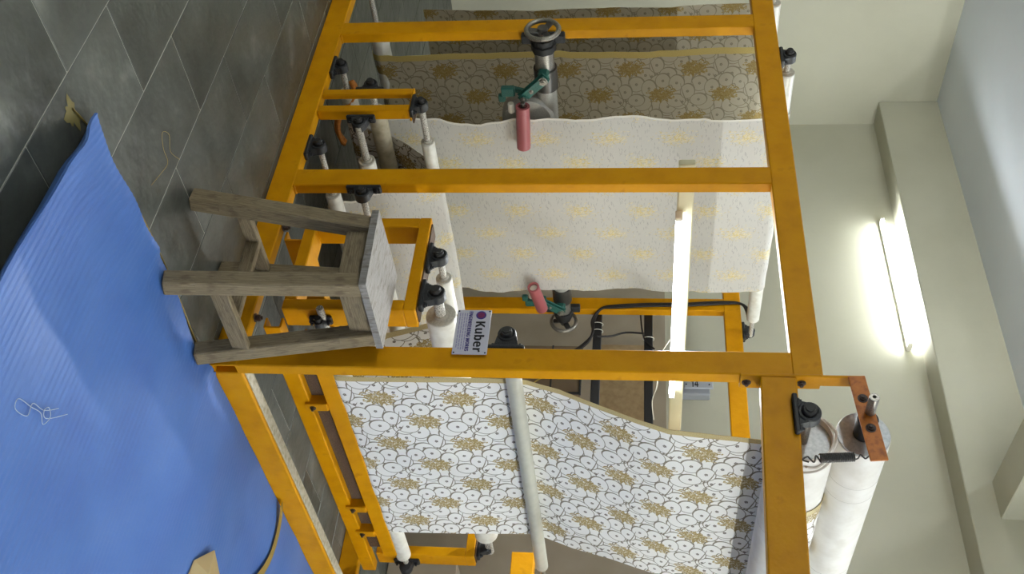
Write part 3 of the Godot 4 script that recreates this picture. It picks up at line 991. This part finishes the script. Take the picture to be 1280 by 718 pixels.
	part("coil", M.darksteel, t, func(st):
		var ax := (b - a).normalized()
		var e1 := ax.cross(Vector3.BACK).normalized()
		var e2 := ax.cross(e1)
		var pts := PackedVector3Array()
		for k in 19 * 14 + 1:
			var f := k / (19.0 * 14.0)
			var q := lerpf(0.22, 0.76, f)
			pts.append(a.lerp(b, q) + e1 * cos(TAU * 19.0 * f) * 0.0125 + e2 * sin(TAU * 19.0 * f) * 0.0125)
		cord(st, pts, 0.0026, 6))
	part("hook", M.darksteel, t, func(st):
		cord(st, smooth([a, a + Vector3(0.012, -0.012, 0.004), a + Vector3(-0.006, -0.022, -0.004), a + Vector3(0.011, -0.032, 0.004), a + Vector3(0.013, -0.04, 0.0)], 0.004), 0.0023, 6))
	part("hook", M.darksteel, t, func(st):
		cord(st, smooth([a.lerp(b, 0.76) + Vector3(0.0125, 0, 0), a.lerp(b, 0.82) + Vector3(-0.01, 0, 0), a.lerp(b, 0.86) + Vector3(0.012, 0, 0), a.lerp(b, 0.92), b + Vector3(-0.008, 0.008, 0), b + Vector3(0.0, -0.006, -0.004), b + Vector3(0.01, 0.01, 0)], 0.004), 0.0028, 6))

# ------------------------------------------------------------------ pillow bearings
# axis point c, mounting direction n (from the mounting face out to the axis), height h of the axis over the face
func bearing(label: String, c: Vector3, n: Vector3, h: float, rad := 0.03, half := 0.068, shaft := 0.013, out := 1.0) -> void:
	var t := thing("pillow_bearing", label, "bearing", c - n * h, "black pillow bearings on the frame")
	var ax := Vector3(0, 0, out)
	var s := n.cross(ax).normalized()
	part("base", M.cast, t, func(st):
		var foot := c - n * h
		bx(st, Transform3D(Basis(s, n, s.cross(n)), foot + n * 0.008), Vector3(half * 2.0, 0.016, 0.04), 0.004)
		# shoulders up to the housing
		prism(st, PackedVector2Array([Vector2(-rad * 1.35, 0), Vector2(rad * 1.35, 0), Vector2(rad * 0.95, h), Vector2(-rad * 0.95, h)]), foot - ax * 0.016, s, n, ax * 0.032))
	part("housing", M.cast, t, func(st): lathe(st, c - ax * 0.02, ax, [Vector2(0, 0), Vector2(rad * 0.85, 0), Vector2(rad, 0.005), Vector2(rad, 0.036), Vector2(rad * 0.9, 0.042), Vector2(rad * 0.74, 0.042), Vector2(rad * 0.7, 0.036), Vector2(shaft, 0.036)], 28))
	part("collar", M.collar, t, func(st): lathe(st, c + ax * 0.014, ax, [Vector2(rad * 0.6, 0), Vector2(rad * 0.6, 0.018), Vector2(rad * 0.54, 0.021), Vector2(shaft, 0.021), Vector2(shaft * 0.9, 0.026), Vector2(0, 0.026)], 24))
	for k in [-1.0, 1.0]:
		part("bolt", M.cast, t, func(st): hexhead(st, c - n * (h - 0.016) + s * (k * half * 0.74), n, 0.009, 0.008))

func bearings() -> void:
	var X := Vector3.RIGHT
	var Y := Vector3.UP
	bearing("black bearing behind the name plate on the corner post", Vector3(-0.15, 0.99, -0.02), -X, 0.06, 0.032, 0.062)
	bearing("black bearing on the middle post above the stool", Vector3(-0.83, 0.373, -0.018), X, 0.041)
	bearing("black bearing with rusty shaft end on the stool-side bracket", Vector3(-0.507, 0.715, -0.02), Y, 0.045, 0.03, 0.062)
	bearing("black bearing in front of the thick roller's disc", Vector3(-0.33, 0.727, -0.02), Y, 0.057, 0.032, 0.062, 0.017)
	bearing("black bearing on the tip of the two-legged bracket", Vector3(-1.345, 0.533, -0.005), Y, 0.044, 0.027, 0.055)
	bearing("black bearing on the inner side of the two-legged bracket", Vector3(-1.245, 0.285, -0.02), X, 0.047, 0.03, 0.06)
	bearing("dark bearing on the outer side of the two-legged bracket", Vector3(-1.493, 0.292, -0.02), -X, 0.036, 0.03, 0.06)
	bearing("black bearing on the sill just past the far post", Vector3(-1.629, 0.138, -0.018), Y, 0.043, 0.028, 0.06)
	bearing("black bearing on the sill next to the middle post", Vector3(-1.108, 0.146, -0.018), Y, 0.051, 0.03, 0.06)
	bearing("black bearing on top of the frame over the far bay", Vector3(-1.65, 2.04, -0.02), Y, 0.04, 0.028, 0.05)
	bearing("black bearing on the yellow arm at the cloth roll's end", Vector3(0.155, 1.94, 0.005), Y, 0.047, 0.036, 0.07, 0.014)
	bearing("black bearing on the bracket leg behind the stool's front leg", Vector3(-0.215, 0.325, -0.05), X, 0.031, 0.018, 0.04)
	bearing("black bearing at the far end of the low white roller", Vector3(-0.215, 0.335, -1.89), X, 0.041, 0.03, 0.062, 0.013, -1.0)
	bearing("black bearing at the far top corner by the cable", Vector3(-1.71, 2.04, -1.92), Y, 0.04, 0.03, 0.06, 0.013, -1.0)
	bearing("black bearing on the far bracket past the patterned cloth", Vector3(-0.33, 0.712, -1.88), Y, 0.042, 0.03, 0.06, 0.013, -1.0)

# ------------------------------------------------------------------ edge gripping heads
func gripper(label: String, o: Vector3, s: float, dirp: Vector3) -> void:
	# o: where the slide meets the post's plane; s = +1 when the handwheel looks towards +z
	var t := thing("edge_gripper", label, "clamp device", o, "")
	var Z := Vector3(0, 0, s)
	var X := Vector3.RIGHT
	var Y := Vector3.UP
	part("clamp_bar", M.cast, t, func(st): box(st, o + Vector3(-0.062, -0.1, -0.026), o + Vector3(-0.028, 0.092, 0.02), 0.005))
	part("slide_tube", M.alloy, t, func(st): rod(st, o - Z * 0.46, o - Z * 0.16, 0.046, 28))
	part("sleeve", M.darksteel, t, func(st): pipe(st, o - Z * 0.235, o - Z * 0.125, 0.053, 0.044, 28))
	part("bright_tube", M.steel, t, func(st): rod(st, o - Z * 0.2, o - Z * 0.02, 0.043, 28))
	part("nut", M.rubber, t, func(st):
		lathe(st, o - Z * 0.035, Z, [Vector2(0.046, 0), Vector2(0.055, 0.004), Vector2(0.055, 0.035), Vector2(0.048, 0.04), Vector2(0.048, 0.065), Vector2(0.0, 0.065)], 8))
	part("handwheel", M.steel, t, func(st):
		var c := o + Z * 0.07
		var ring := PackedVector3Array()
		for k in 37:
			var a := TAU * k / 36.0
			ring.append(c + X * cos(a) * 0.07 + Y * sin(a) * 0.07)
		cord(st, ring, 0.011, 10))
	part("wheel_spokes", M.darksteel, t, func(st):
		var c := o + Z * 0.07
		for k in 3:
			var a := TAU * k / 3.0 + 0.5
			var d := X * cos(a) + Y * sin(a)
			bar(st, c - Z * 0.008, c + d * 0.068, Z.cross(d), 0.03, 0.01, 0.003)
		rod(st, c - Z * 0.03, c + Z * 0.014, 0.022, 16))
	# drum body beside the tube
	part("drum", M.alloy, t, func(st):
		lathe(st, o + Vector3(-0.02, -0.092, 0) - Z * 0.38, X, [Vector2(0, 0), Vector2(0.112, 0), Vector2(0.12, 0.008), Vector2(0.12, 0.06), Vector2(0.108, 0.078), Vector2(0.06, 0.086), Vector2(0, 0.088)], 40))
	# green linkage
	var piv := o + Vector3(0.08, -0.005, 0) - Z * 0.13
	var head := o + Vector3(0.09, -0.096, 0) - Z * 0.212
	var low := o + Vector3(0.08, -0.165, 0) - Z * 0.2
	part("link_plate", M.green, t, func(st):
		var d := (head - piv).normalized()
		for q in [0.0, 0.018]:
			bar(st, piv + X * q - d * 0.02, head + X * q + d * 0.016, X.cross(d), 0.05 - q * 0.5, 0.007, 0.003)
		rod(st, head - X * 0.03, head + X * 0.03, 0.016, 14)
		bar(st, piv - X * 0.05, piv, Y, 0.05, 0.05, 0.01))
	part("lever_plate", M.green, t, func(st):
		bx(st, Transform3D(Basis(), low + Z * 0.006), Vector3(0.03, 0.062, 0.05), 0.006)
		bx(st, Transform3D(Basis(), low - Y * 0.03 - Z * 0.03), Vector3(0.026, 0.032, 0.04), 0.006)
		bar(st, low - X * 0.03, head - X * 0.03, X, 0.02, 0.026, 0.004))
	part("pivot_bolt", M.steel, t, func(st):
		hexhead(st, piv + X * 0.02, X, 0.016, 0.012)
		hexhead(st, head + X * 0.028, X, 0.01, 0.006)
		hexhead(st, piv.lerp(head, 0.6) + X * 0.02, X, 0.008, 0.005)
		hexhead(st, piv.lerp(head, 0.85) + X * 0.02 - Z * 0.02, X, 0.007, 0.005))
	part("adjuster_knob", M.nylon, t, func(st): rod(st, low + Vector3(0.015, 0.008, 0) - Z * 0.05, low + Vector3(0.015, 0.008, 0) - Z * 0.1, 0.014, 14))
	# pink rubber roller on its pin
	var p0 := head + X * 0.058 + dirp * 0.012
	part("pin", M.darksteel, t, func(st):
		rod(st, head + X * 0.012, p0 + dirp * 0.02, 0.01, 12)
		rod(st, p0 - dirp * 0.02, p0 + dirp * 0.06, 0.01, 12))
	part("rubber_roller", M.pink, t, func(st): pipe(st, p0, p0 + dirp * 0.235, 0.0315, 0.021, 28))
	part("roller_end", M.pinkend, t, func(st): lathe(st, p0 + dirp * 0.004, -dirp, [Vector2(0.0, 0), Vector2(0.0215, 0.0)], 24))
	part("roller_core", M.nylon, t, func(st): rod(st, p0 + dirp * 0.01, p0 + dirp * 0.222, 0.0212, 20))

func grippers() -> void:
	gripper("edge gripping head with handwheel and pink rubber roller on the far near-side post", Vector3(-1.777, 1.008, -0.02), 1.0, Vector3(0.03, -0.05, -1).normalized())
	gripper("smaller looking edge gripping head with pink roller past the pale cloth", Vector3(-1.777, 1.01, -1.86), -1.0, Vector3(0.2, -0.13, 1).normalized())

# ------------------------------------------------------------------ stool
func stool() -> void:
	var t := thing("wooden_stool", "weathered wooden stool with square seat and splayed legs", "stool", Vector3(-0.15, 0, 0.28))
	var feet := [Vector3(-0.31, 0.0, 0.468), Vector3(0.042, 0.0125, 0.463), Vector3(0.058, 0.0125, 0.135), Vector3(-0.295, 0.0, 0.135)]
	var tops := [Vector3(-0.285, 0.577, 0.362), Vector3(-0.065, 0.577, 0.337), Vector3(-0.062, 0.577, 0.098), Vector3(-0.285, 0.577, 0.105)]
	for k in 4:
		part("leg", M.wood, t, func(st): bar(st, feet[k], tops[k], Vector3(1, 0, 0.06), 0.058, 0.054, 0.004))
	var on := func(k: int, y: float) -> Vector3: return (feet[k] as Vector3).lerp(tops[k], y / 0.577)
	for k in 4:
		var a: Vector3 = on.call(k, 0.535)
		var b: Vector3 = on.call((k + 1) % 4, 0.535)
		var ctr := Vector3(-0.17, 0, 0.23)
		var outw := ((a + b) * 0.5 - ctr)
		outw.y = 0
		part("apron", M.wood, t, func(st): bar(st, a - outw * 0.03, b - outw * 0.03, Vector3.UP, 0.075, 0.018, 0.003))
	part("stretcher", M.wood, t, func(st): bar(st, on.call(0, 0.158), on.call(3, 0.158), Vector3.UP, 0.046, 0.024, 0.003))
	part("stretcher", M.wood, t, func(st): bar(st, on.call(1, 0.155) + Vector3(0.012, 0, 0), on.call(2, 0.155) + Vector3(0.012, 0, 0), Vector3.UP, 0.056, 0.024, 0.003))
	part("stretcher", M.wood, t, func(st): bar(st, (on.call(0, 0.158) + on.call(3, 0.158)) * 0.5, (on.call(1, 0.158) + on.call(2, 0.158)) * 0.5, Vector3.UP, 0.046, 0.024, 0.003))
	part("seat", M.woodtop, t, func(st):
		var y0 := 0.577
		var y1 := 0.6
		var c := [Vector3(-0.322, 0, 0.406), Vector3(-0.035, 0, 0.373), Vector3(-0.031, 0, 0.061), Vector3(-0.342, 0, 0.065)]
		var poly := PackedVector2Array()
		for p in c:
			poly.append(Vector2(p.x, p.z))
		prism(st, poly, Vector3(0, y0, 0), Vector3.RIGHT, Vector3.BACK, Vector3(0, y1 - y0, 0)))
	# nail heads
	for k in 3:
		for q in [[0.012, 0.54], [-0.012, 0.535], [0.002, 0.552]]:
			var p: Vector3 = on.call(k, q[1])
			part("nail", M.cast, t, func(st): rod(st, p + Vector3(q[0], 0, 0.02), p + Vector3(q[0], 0, 0.0265), 0.003, 8, 0.0008))
	for y in [0.16, 0.172]:
		var p: Vector3 = on.call(1, y)
		part("nail", M.cast, t, func(st): rod(st, p + Vector3(0.014, 0, 0.02), p + Vector3(0.014, 0, 0.0265), 0.003, 8, 0.0008))

# ------------------------------------------------------------------ things on the floor
func mat_height(x: float, z: float) -> float:
	var h := 0.003
	var de := 1.078 - z          # distance from the curled end
	h += (0.03 * exp(-de / 0.12) + 0.055 * exp(-de / 0.026)) * (0.15 + 0.85 * smoothstep(0.0, 0.22, x)) * (0.85 + 0.2 * sin(x * 5.0 + 0.6))
	var dl := x - 0.0            # wrinkles pushed up along the edge by the stool
	h += 0.007 * exp(-dl / 0.08) * (0.5 + 0.5 * sin(z * 16.0 + 1.0)) * (1.0 if z > -0.05 else 0.2)
	var calm := smoothstep(0.02, 0.3, x) if z < 0.0 else 1.0
	h += calm * 0.003 * (1.0 + sin(z * 26.0 + 1.5 * sin(x * 4.0))) * (0.4 + 0.6 * exp(-dl / 0.6))
	h += 0.005 * (1.0 + sin(x * 5.0 + z * 3.0)) * exp(-dl / 0.5) * calm
	var under := 1.0 - smoothstep(0.0, 0.06, Vector2(maxf(x - 0.09, 0.0), maxf(absf(z - 0.3) - 0.22, 0.0)).length())
	return lerpf(h, 0.004, under)

func mat_edge(z: float) -> float:
	if z < -0.03:
		return 0.006
	return 0.004 + 0.008 * sin(z * 9.0 + 0.4) + 0.03 * exp(-pow((z - 0.12) / 0.14, 2.0))

func floor_things() -> void:
	# blue foam mat
	var t := thing("foam_mat", "blue corrugated foam mat on the floor with its end curling up", "mat", Vector3(0.7, 0, 0))
	part("sheet", M.foam, t, func(st):
		var nz := 460
		var nx := 34
		var z0 := 1.078
		var z1 := -1.7
		var P := func(i: int, j: int, low: bool) -> Vector3:
			var f := float(j) / nx
			var fz := float(i) / nz
			var z := lerpf(z0, z1, 0.6 * fz * fz + 0.4 * fz)
			var x := lerpf(mat_edge(z), 1.9, f * f * 0.6 + f * 0.4)
			var zz := z + (0.014 * sin(x * 5.0) + 0.006 * sin(x * 13.0)) * exp(-(z0 - z) / 0.1) + 0.07 * smoothstep(0.0, 0.3, x) * exp(-(z0 - z) / 0.5)
			var rib := 0.0007 * sin(z * TAU / 0.021 + 0.5 * sin(x * 3.0)) + 0.0012 * sin(z * 19.0 + x * 2.0)
			return Vector3(x, mat_height(x, z) + (0.0 if low else 0.006 + rib), zz)
		var N := func(i: int, j: int) -> Vector3:
			var du: Vector3 = P.call(mini(i + 1, nz), j, false) - P.call(maxi(i - 1, 0), j, false)
			var dv: Vector3 = P.call(i, mini(j + 1, nx), false) - P.call(i, maxi(j - 1, 0), false)
			var q := du.cross(dv).normalized()
			return q if q.y > 0 else -q
		var A: Array = []
		for i in nz + 1:
			var row: Array = []
			for j in nx + 1:
				row.append([P.call(i, j, false), N.call(i, j), P.call(i, j, true)])
			A.append(row)
		for i in nz:
			for j in nx:
				var a: Array = A[i][j]
				var b: Array = A[i + 1][j]
				var c: Array = A[i + 1][j + 1]
				var d: Array = A[i][j + 1]
				tri3(st, a[0], b[0], c[0], a[1], b[1], c[1])
				tri3(st, a[0], c[0], d[0], a[1], c[1], d[1])
				if i % 4 == 0 and i + 4 <= nz:
					var e: Array = A[i + 4][j]
					var g: Array = A[i + 4][j + 1]
					flat_quad(st, a[2], e[2], g[2], d[2], Vector3.DOWN)
		for j in nx:
			flat_quad(st, A[0][j][0], A[0][j + 1][0], A[0][j + 1][2], A[0][j][2], Vector3.BACK)
		for i in nz:
			flat_quad(st, A[i][0][0], A[i + 1][0][0], A[i + 1][0][2], A[i][0][2], Vector3.LEFT))
	# packing strap over the mat, tucked under the frame
	t = thing("packing_strap", "flat olive strap curving across the blue mat", "strap", Vector3(0.1, 0.01, -0.9))
	part("band", M.strap, t, func(st):
		var c := smooth([Vector3(0.026, 0.03, -0.885), Vector3(0.05, 0.022, -0.93), Vector3(0.13, 0.02, -0.95), Vector3(0.24, 0.02, -0.93), Vector3(0.36, 0.02, -0.85), Vector3(0.5, 0.02, -0.7)], 0.02)
		for i in c.size() - 1:
			var d0 := (c[mini(i + 1, c.size() - 1)] - c[maxi(i - 1, 0)]).normalized()
			var d1 := (c[mini(i + 2, c.size() - 1)] - c[i]).normalized()
			var s0 := d0.cross(Vector3.UP).normalized() * 0.017
			var s1 := d1.cross(Vector3.UP).normalized() * 0.017
			var th := Vector3(0, 0.0015, 0)
			flat_quad(st, c[i] - s0 + th, c[i] + s0 + th, c[i + 1] + s1 + th, c[i + 1] - s1 + th, Vector3.UP)
			flat_quad(st, c[i] - s0, c[i] + s0, c[i + 1] + s1, c[i + 1] - s1, Vector3.DOWN)
			flat_quad(st, c[i] - s0, c[i] - s0 + th, c[i + 1] - s1 + th, c[i + 1] - s1, -s0)
			flat_quad(st, c[i] + s0, c[i] + s0 + th, c[i + 1] + s1 + th, c[i + 1] + s1, s0))
	# crumpled scrap of cloth
	t = thing("cloth_scrap", "crumpled tan scrap of cloth lying on the blue mat", "scrap", Vector3(0.55, 0.02, -0.35))
	part("scrap_fold", M.scrap, t, func(st):
		var tip := Vector3(0.475, 0.03, -0.395)
		var pts := [Vector3(0.565, 0.02, -0.29), Vector3(0.59, 0.06, -0.335), Vector3(0.62, 0.045, -0.38), Vector3(0.60, 0.085, -0.42), Vector3(0.57, 0.022, -0.46)]
		var far := [Vector3(0.72, 0.02, -0.26), Vector3(0.75, 0.05, -0.31), Vector3(0.76, 0.03, -0.37), Vector3(0.74, 0.06, -0.43), Vector3(0.7, 0.02, -0.5)]
		for i in 4:
			for k in 2:
				var off := Vector3(0, -0.003 * k, 0)
				var up := Vector3.UP if k == 0 else Vector3.DOWN
				var nn := ((pts[i] as Vector3) - tip).cross((pts[i + 1] as Vector3) - tip).normalized()
				if nn.dot(up) < 0:
					nn = -nn
				tri3(st, tip + off, pts[i] + off, pts[i + 1] + off, nn, nn, nn)
				flat_quad(st, pts[i] + off, pts[i + 1] + off, far[i + 1] + off, far[i] + off, up))
	# threads
	rng.seed = 9
	var st := new_st()
	cord(st, smooth([Vector3(0.66, 0.018, 0.70), Vector3(0.70, 0.018, 0.75), Vector3(0.715, 0.018, 0.80), Vector3(0.75, 0.018, 0.80), Vector3(0.765, 0.018, 0.85), Vector3(0.74, 0.018, 0.855), Vector3(0.725, 0.018, 0.80), Vector3(0.715, 0.02, 0.76), Vector3(0.73, 0.02, 0.735), Vector3(0.70, 0.02, 0.72), Vector3(0.685, 0.02, 0.74), Vector3(0.705, 0.022, 0.755), Vector3(0.71, 0.02, 0.73), Vector3(0.65, 0.02, 0.66)], 0.006), 0.0011, 6)
	tag(obj("loose_thread", st, M.threadwhite), "tangle of white thread on the blue mat", "thread")
	st = new_st()
	cord(st, smooth([Vector3(-0.33, 0.003, 0.62), Vector3(-0.30, 0.003, 0.68), Vector3(-0.33, 0.003, 0.72), Vector3(-0.3, 0.003, 0.755), Vector3(-0.27, 0.003, 0.72), Vector3(-0.26, 0.003, 0.67), Vector3(-0.2, 0.003, 0.68), Vector3(-0.13, 0.003, 0.7)], 0.008), 0.0006, 5)
	tag(obj("loose_thread", st, M.yellowwire), "fine yellow thread on the grey floor tiles", "thread")
	st = new_st()
	cord(st, smooth([Vector3(0.045, 0.004, 1.13), Vector3(0.0, 0.004, 0.98), Vector3(-0.012, 0.004, 0.8), Vector3(-0.02, 0.004, 0.6), Vector3(-0.012, 0.004, 0.4), Vector3(0.01, 0.004, 0.2), Vector3(0.02, 0.004, 0.09)], 0.02), 0.0025, 6)
	tag(obj("floor_cord", st, M.strap), "yellow cord along the edge of the blue mat", "cord")
	# orange strip of cloth hanging over the far sill roller
	t = thing("orange_strip", "crumpled orange cloth strip hanging from the far sill roller", "cloth strip", Vector3(-1.6, 0.1, -0.25))
	part("strip", M.bag, t, func(st2):
		for q in [0.0, 1.0, 2.0]:
			cord(st2, smooth([Vector3(-1.64 - q * 0.01, 0.16, -0.1 - q * 0.01), Vector3(-1.62 - q * 0.012, 0.17, -0.15), Vector3(-1.60, 0.13 - q * 0.01, -0.21 - q * 0.008), Vector3(-1.585 + q * 0.012, 0.08, -0.26 - q * 0.014), Vector3(-1.56 + q * 0.02, 0.07 + q * 0.01, -0.32 - q * 0.012), Vector3(-1.535 + q * 0.006, 0.1, -0.365)], 0.015), 0.013 - q * 0.002, 7))

# ------------------------------------------------------------------ against the back wall and on the far frame
func back_wall_things() -> void:
	var t: Node3D
	var st: SurfaceTool
	# black square bars between the far posts
	for k in 2:
		var y := 1.2 if k == 0 else 1.487
		st = new_st()
		box(st, Vector3(-1.86, y - 0.024, -1.99), Vector3(-0.86, y + 0.024, -1.95), 0.004)
		tag(obj("black_bar", st, M.blackbar), ["lower black square bar across the far side frame", "upper black square bar across the far side frame, nearer the bright tube"][k], "bar", "black bars on the far frame")
	# board and cupboard against the wall
	st = new_st()
	box(st, Vector3(-2.5, 1.17, -3.09), Vector3(-1.88, 1.52, -3.06), 0.004)
	tag(obj("brown_board", st, M.ply), "plain brown board on the wall behind the black bars", "board")
	t = thing("wall_cupboard", "dark brown wall cupboard with black edges below the brown board", "cupboard", Vector3(-2.2, 0.7, -3.0))
	part("body", M.plydark, t, func(s): box(s, Vector3(-2.42, 0.62, -3.09), Vector3(-2.02, 1.05, -2.98), 0.004))
	part("edge_trim", M.blackbar, t, func(s):
		box(s, Vector3(-2.42, 1.045, -2.985), Vector3(-2.01, 1.06, -2.97), 0.002)
		box(s, Vector3(-2.03, 0.62, -2.985), Vector3(-2.015, 1.05, -2.97), 0.002)
		box(s, Vector3(-2.42, 0.85, -2.985), Vector3(-2.03, 0.862, -2.975), 0.002))
	# switch box
	t = thing("switch_box", "grey electrical switch box on the wall beside the bright tube", "switch box", Vector3(-2.15, 1.8, -3.05))
	part("body", M.greyedge, t, func(s): box(s, Vector3(-2.36, 1.70, -3.1), Vector3(-2.07, 1.905, -3.03), 0.008))
	part("cover", M.grey, t, func(s): box(s, Vector3(-2.4, 1.735, -3.03), Vector3(-2.11, 1.925, -3.015), 0.006))
	for q in [[-2.14, 1.75], [-2.14, 1.9], [-2.37, 1.75], [-2.37, 1.9]]:
		part("screw", M.cast, t, func(s): rod(s, Vector3(q[0], q[1], -3.016), Vector3(q[0], q[1], -3.012), 0.006, 10))
	lettering(t, "number", "14", Vector3(0.0, 0.005, 0.0352), 0.05, 0.06, M.signink, 800, PI / 2)
	# low box at the foot of the wall
	t = thing("brown_carton", "low brown carton against the wall past the low roller", "carton", Vector3(-0.2, 0, -2.9))
	part("body", M.dado, t, func(s): box(s, Vector3(-0.72, 0.0, -3.08), Vector3(0.5, 0.41, -2.85), 0.006))
	# cables
	t = thing("black_cable", "black cable along the far post and round the lower black bar", "cable", Vector3(-1.8, 1.4, -1.9))
	part("cable_run", M.cable, t, func(s):
		for q in [0.0, 0.012]:
			cord(s, smooth([Vector3(-1.78 + q, 2.035, -1.885), Vector3(-1.83, 2.04 - q, -1.88), Vector3(-1.885, 2.0, -1.885), Vector3(-1.9 + q, 1.9, -1.89), Vector3(-1.885 + q, 1.7, -1.89), Vector3(-1.88 + q, 1.5, -1.89), Vector3(-1.865 + q, 1.3, -1.89), Vector3(-1.85, 1.22, -1.9), Vector3(-1.8, 1.17 + q, -1.94), Vector3(-1.72, 1.175, -1.945), Vector3(-1.66 + q, 1.15, -1.95), Vector3(-1.6, 1.05 + q, -1.99), Vector3(-1.55, 0.9, -2.0), Vector3(-1.5, 0.7, -2.05)], 0.03), 0.008, 8))
	part("cross_cable", M.cable, t, func(s): cord(s, smooth([Vector3(-1.68, 1.2, -1.94), Vector3(-1.7, 1.28, -1.96), Vector3(-1.735, 1.36, -1.97), Vector3(-1.71, 1.46, -1.945)], 0.03), 0.006, 8))
	part("cross_cable", M.cable, t, func(s): cord(s, smooth([Vector3(-1.9, 1.44, -1.96), Vector3(-1.76, 1.45, -1.96), Vector3(-1.66, 1.47, -1.945), Vector3(-1.6, 1.52, -1.945)], 0.03), 0.005, 8))
	for q in [[-1.79, 1.2], [-1.74, 1.2], [-1.69, 1.487]]:
		part("cable_tie", M.whitewire, t, func(s):
			var ring := PackedVector3Array()
			for k in 21:
				var a := TAU * k / 20.0
				ring.append(Vector3(q[0] + 0.01 * sin(a), q[1] + cos(a) * 0.031, -1.97 + sin(a) * 0.034))
			cord(s, ring, 0.0022, 6))
	st = new_st()
	cord(st, smooth([Vector3(-1.0, 1.57, -1.1), Vector3(-0.99, 1.53, -1.2), Vector3(-1.0, 1.51, -1.28), Vector3(-1.0, 1.52, -1.45), Vector3(-1.01, 1.5, -1.6), Vector3(-1.0, 1.51, -1.75)], 0.03), 0.0025, 6)
	tag(obj("white_wire", st, M.whitewire), "thin white wire hanging beside the bright tube", "wire")
	st = new_st()
	cord(st, smooth([Vector3(-2.15, 0.858, -2.974), Vector3(-2.135, 0.79, -2.972), Vector3(-2.1, 0.745, -2.974), Vector3(-2.065, 0.735, -2.972), Vector3(-2.03, 0.75, -2.974), Vector3(-1.99, 0.78, -2.968), Vector3(-1.94, 0.81, -2.966)], 0.03), 0.004, 6)
	tag(obj("yellow_wire", st, M.yellowwire), "curl of yellow wire by the dark wall cupboard", "wire")

# ------------------------------------------------------------------ the name plate
func lettering(t: Node3D, called: String, txt: String, at: Vector3, w: float, h: float, m: Material, weight := 700, turn := 0.0) -> void:
	var tm := TextMesh.new()
	var f := SystemFont.new()
	f.font_names = PackedStringArray(["Droid Sans"])
	f.font_weight = weight
	tm.font = f
	tm.text = txt
	tm.font_size = 64
	tm.pixel_size = 0.001
	tm.depth = 0.02
	tm.material = m
	var bb := tm.get_aabb()
	var mi := MeshInstance3D.new()
	mi.name = called
	mi.mesh = tm
	t.add_child(mi, true)
	var b := Basis(Vector3.BACK, turn) * Basis.from_scale(Vector3(w / bb.size.x, h / bb.size.y, 0.05))
	mi.transform = Transform3D(b, at - b * bb.get_center())

func sign_board() -> void:
	var c := Vector3(-0.144, 0.875, 0.012)
	var t := thing("name_plate", "white printed name plate wired to the corner post", "sign", c)
	part("plate", M.sign, t, func(st): box(st, c + Vector3(-0.094, -0.058, -0.002), c + Vector3(0.094, 0.058, 0.002), 0.001))
	var z := 0.0026
	lettering(t, "lettering", "Kuber", Vector3(0.021, 0.026, z), 0.128, 0.034, M.signink, 800)
	lettering(t, "lettering", "ENGINEERING WORKS", Vector3(-0.002, -0.011, z), 0.168, 0.013, M.signblue, 600)
	part("emblem", M.signred, t, func(st): rod(st, c + Vector3(-0.071, 0.024, 0.0015), c + Vector3(-0.071, 0.024, 0.0028), 0.0135, 24, 0.0003))
	part("emblem_ring", M.signblue, t, func(st): pipe(st, c + Vector3(-0.071, 0.024, 0.0015), c + Vector3(-0.071, 0.024, 0.003), 0.0175, 0.0125, 28))
	# lines of print too small to read
	rng.seed = 2
	for k in 4:
		part("fine_print", M.signpale, t, func(st):
			var x := -0.08
			while x < 0.07:
				var w := rng.randf_range(0.006, 0.018)
				box(st, c + Vector3(x, -0.0245 - k * 0.008, 0.0018), c + Vector3(x + w, -0.0215 - k * 0.008, 0.0024), 0.0)
				x += w + 0.003)
	for q in [[-0.088, 0.052], [0.088, 0.052], [-0.088, -0.052], [0.088, -0.052]]:
		part("rivet", M.cast, t, func(st): rod(st, c + Vector3(q[0], q[1], 0.0), c + Vector3(q[0], q[1], 0.004), 0.003, 10, 0.001))
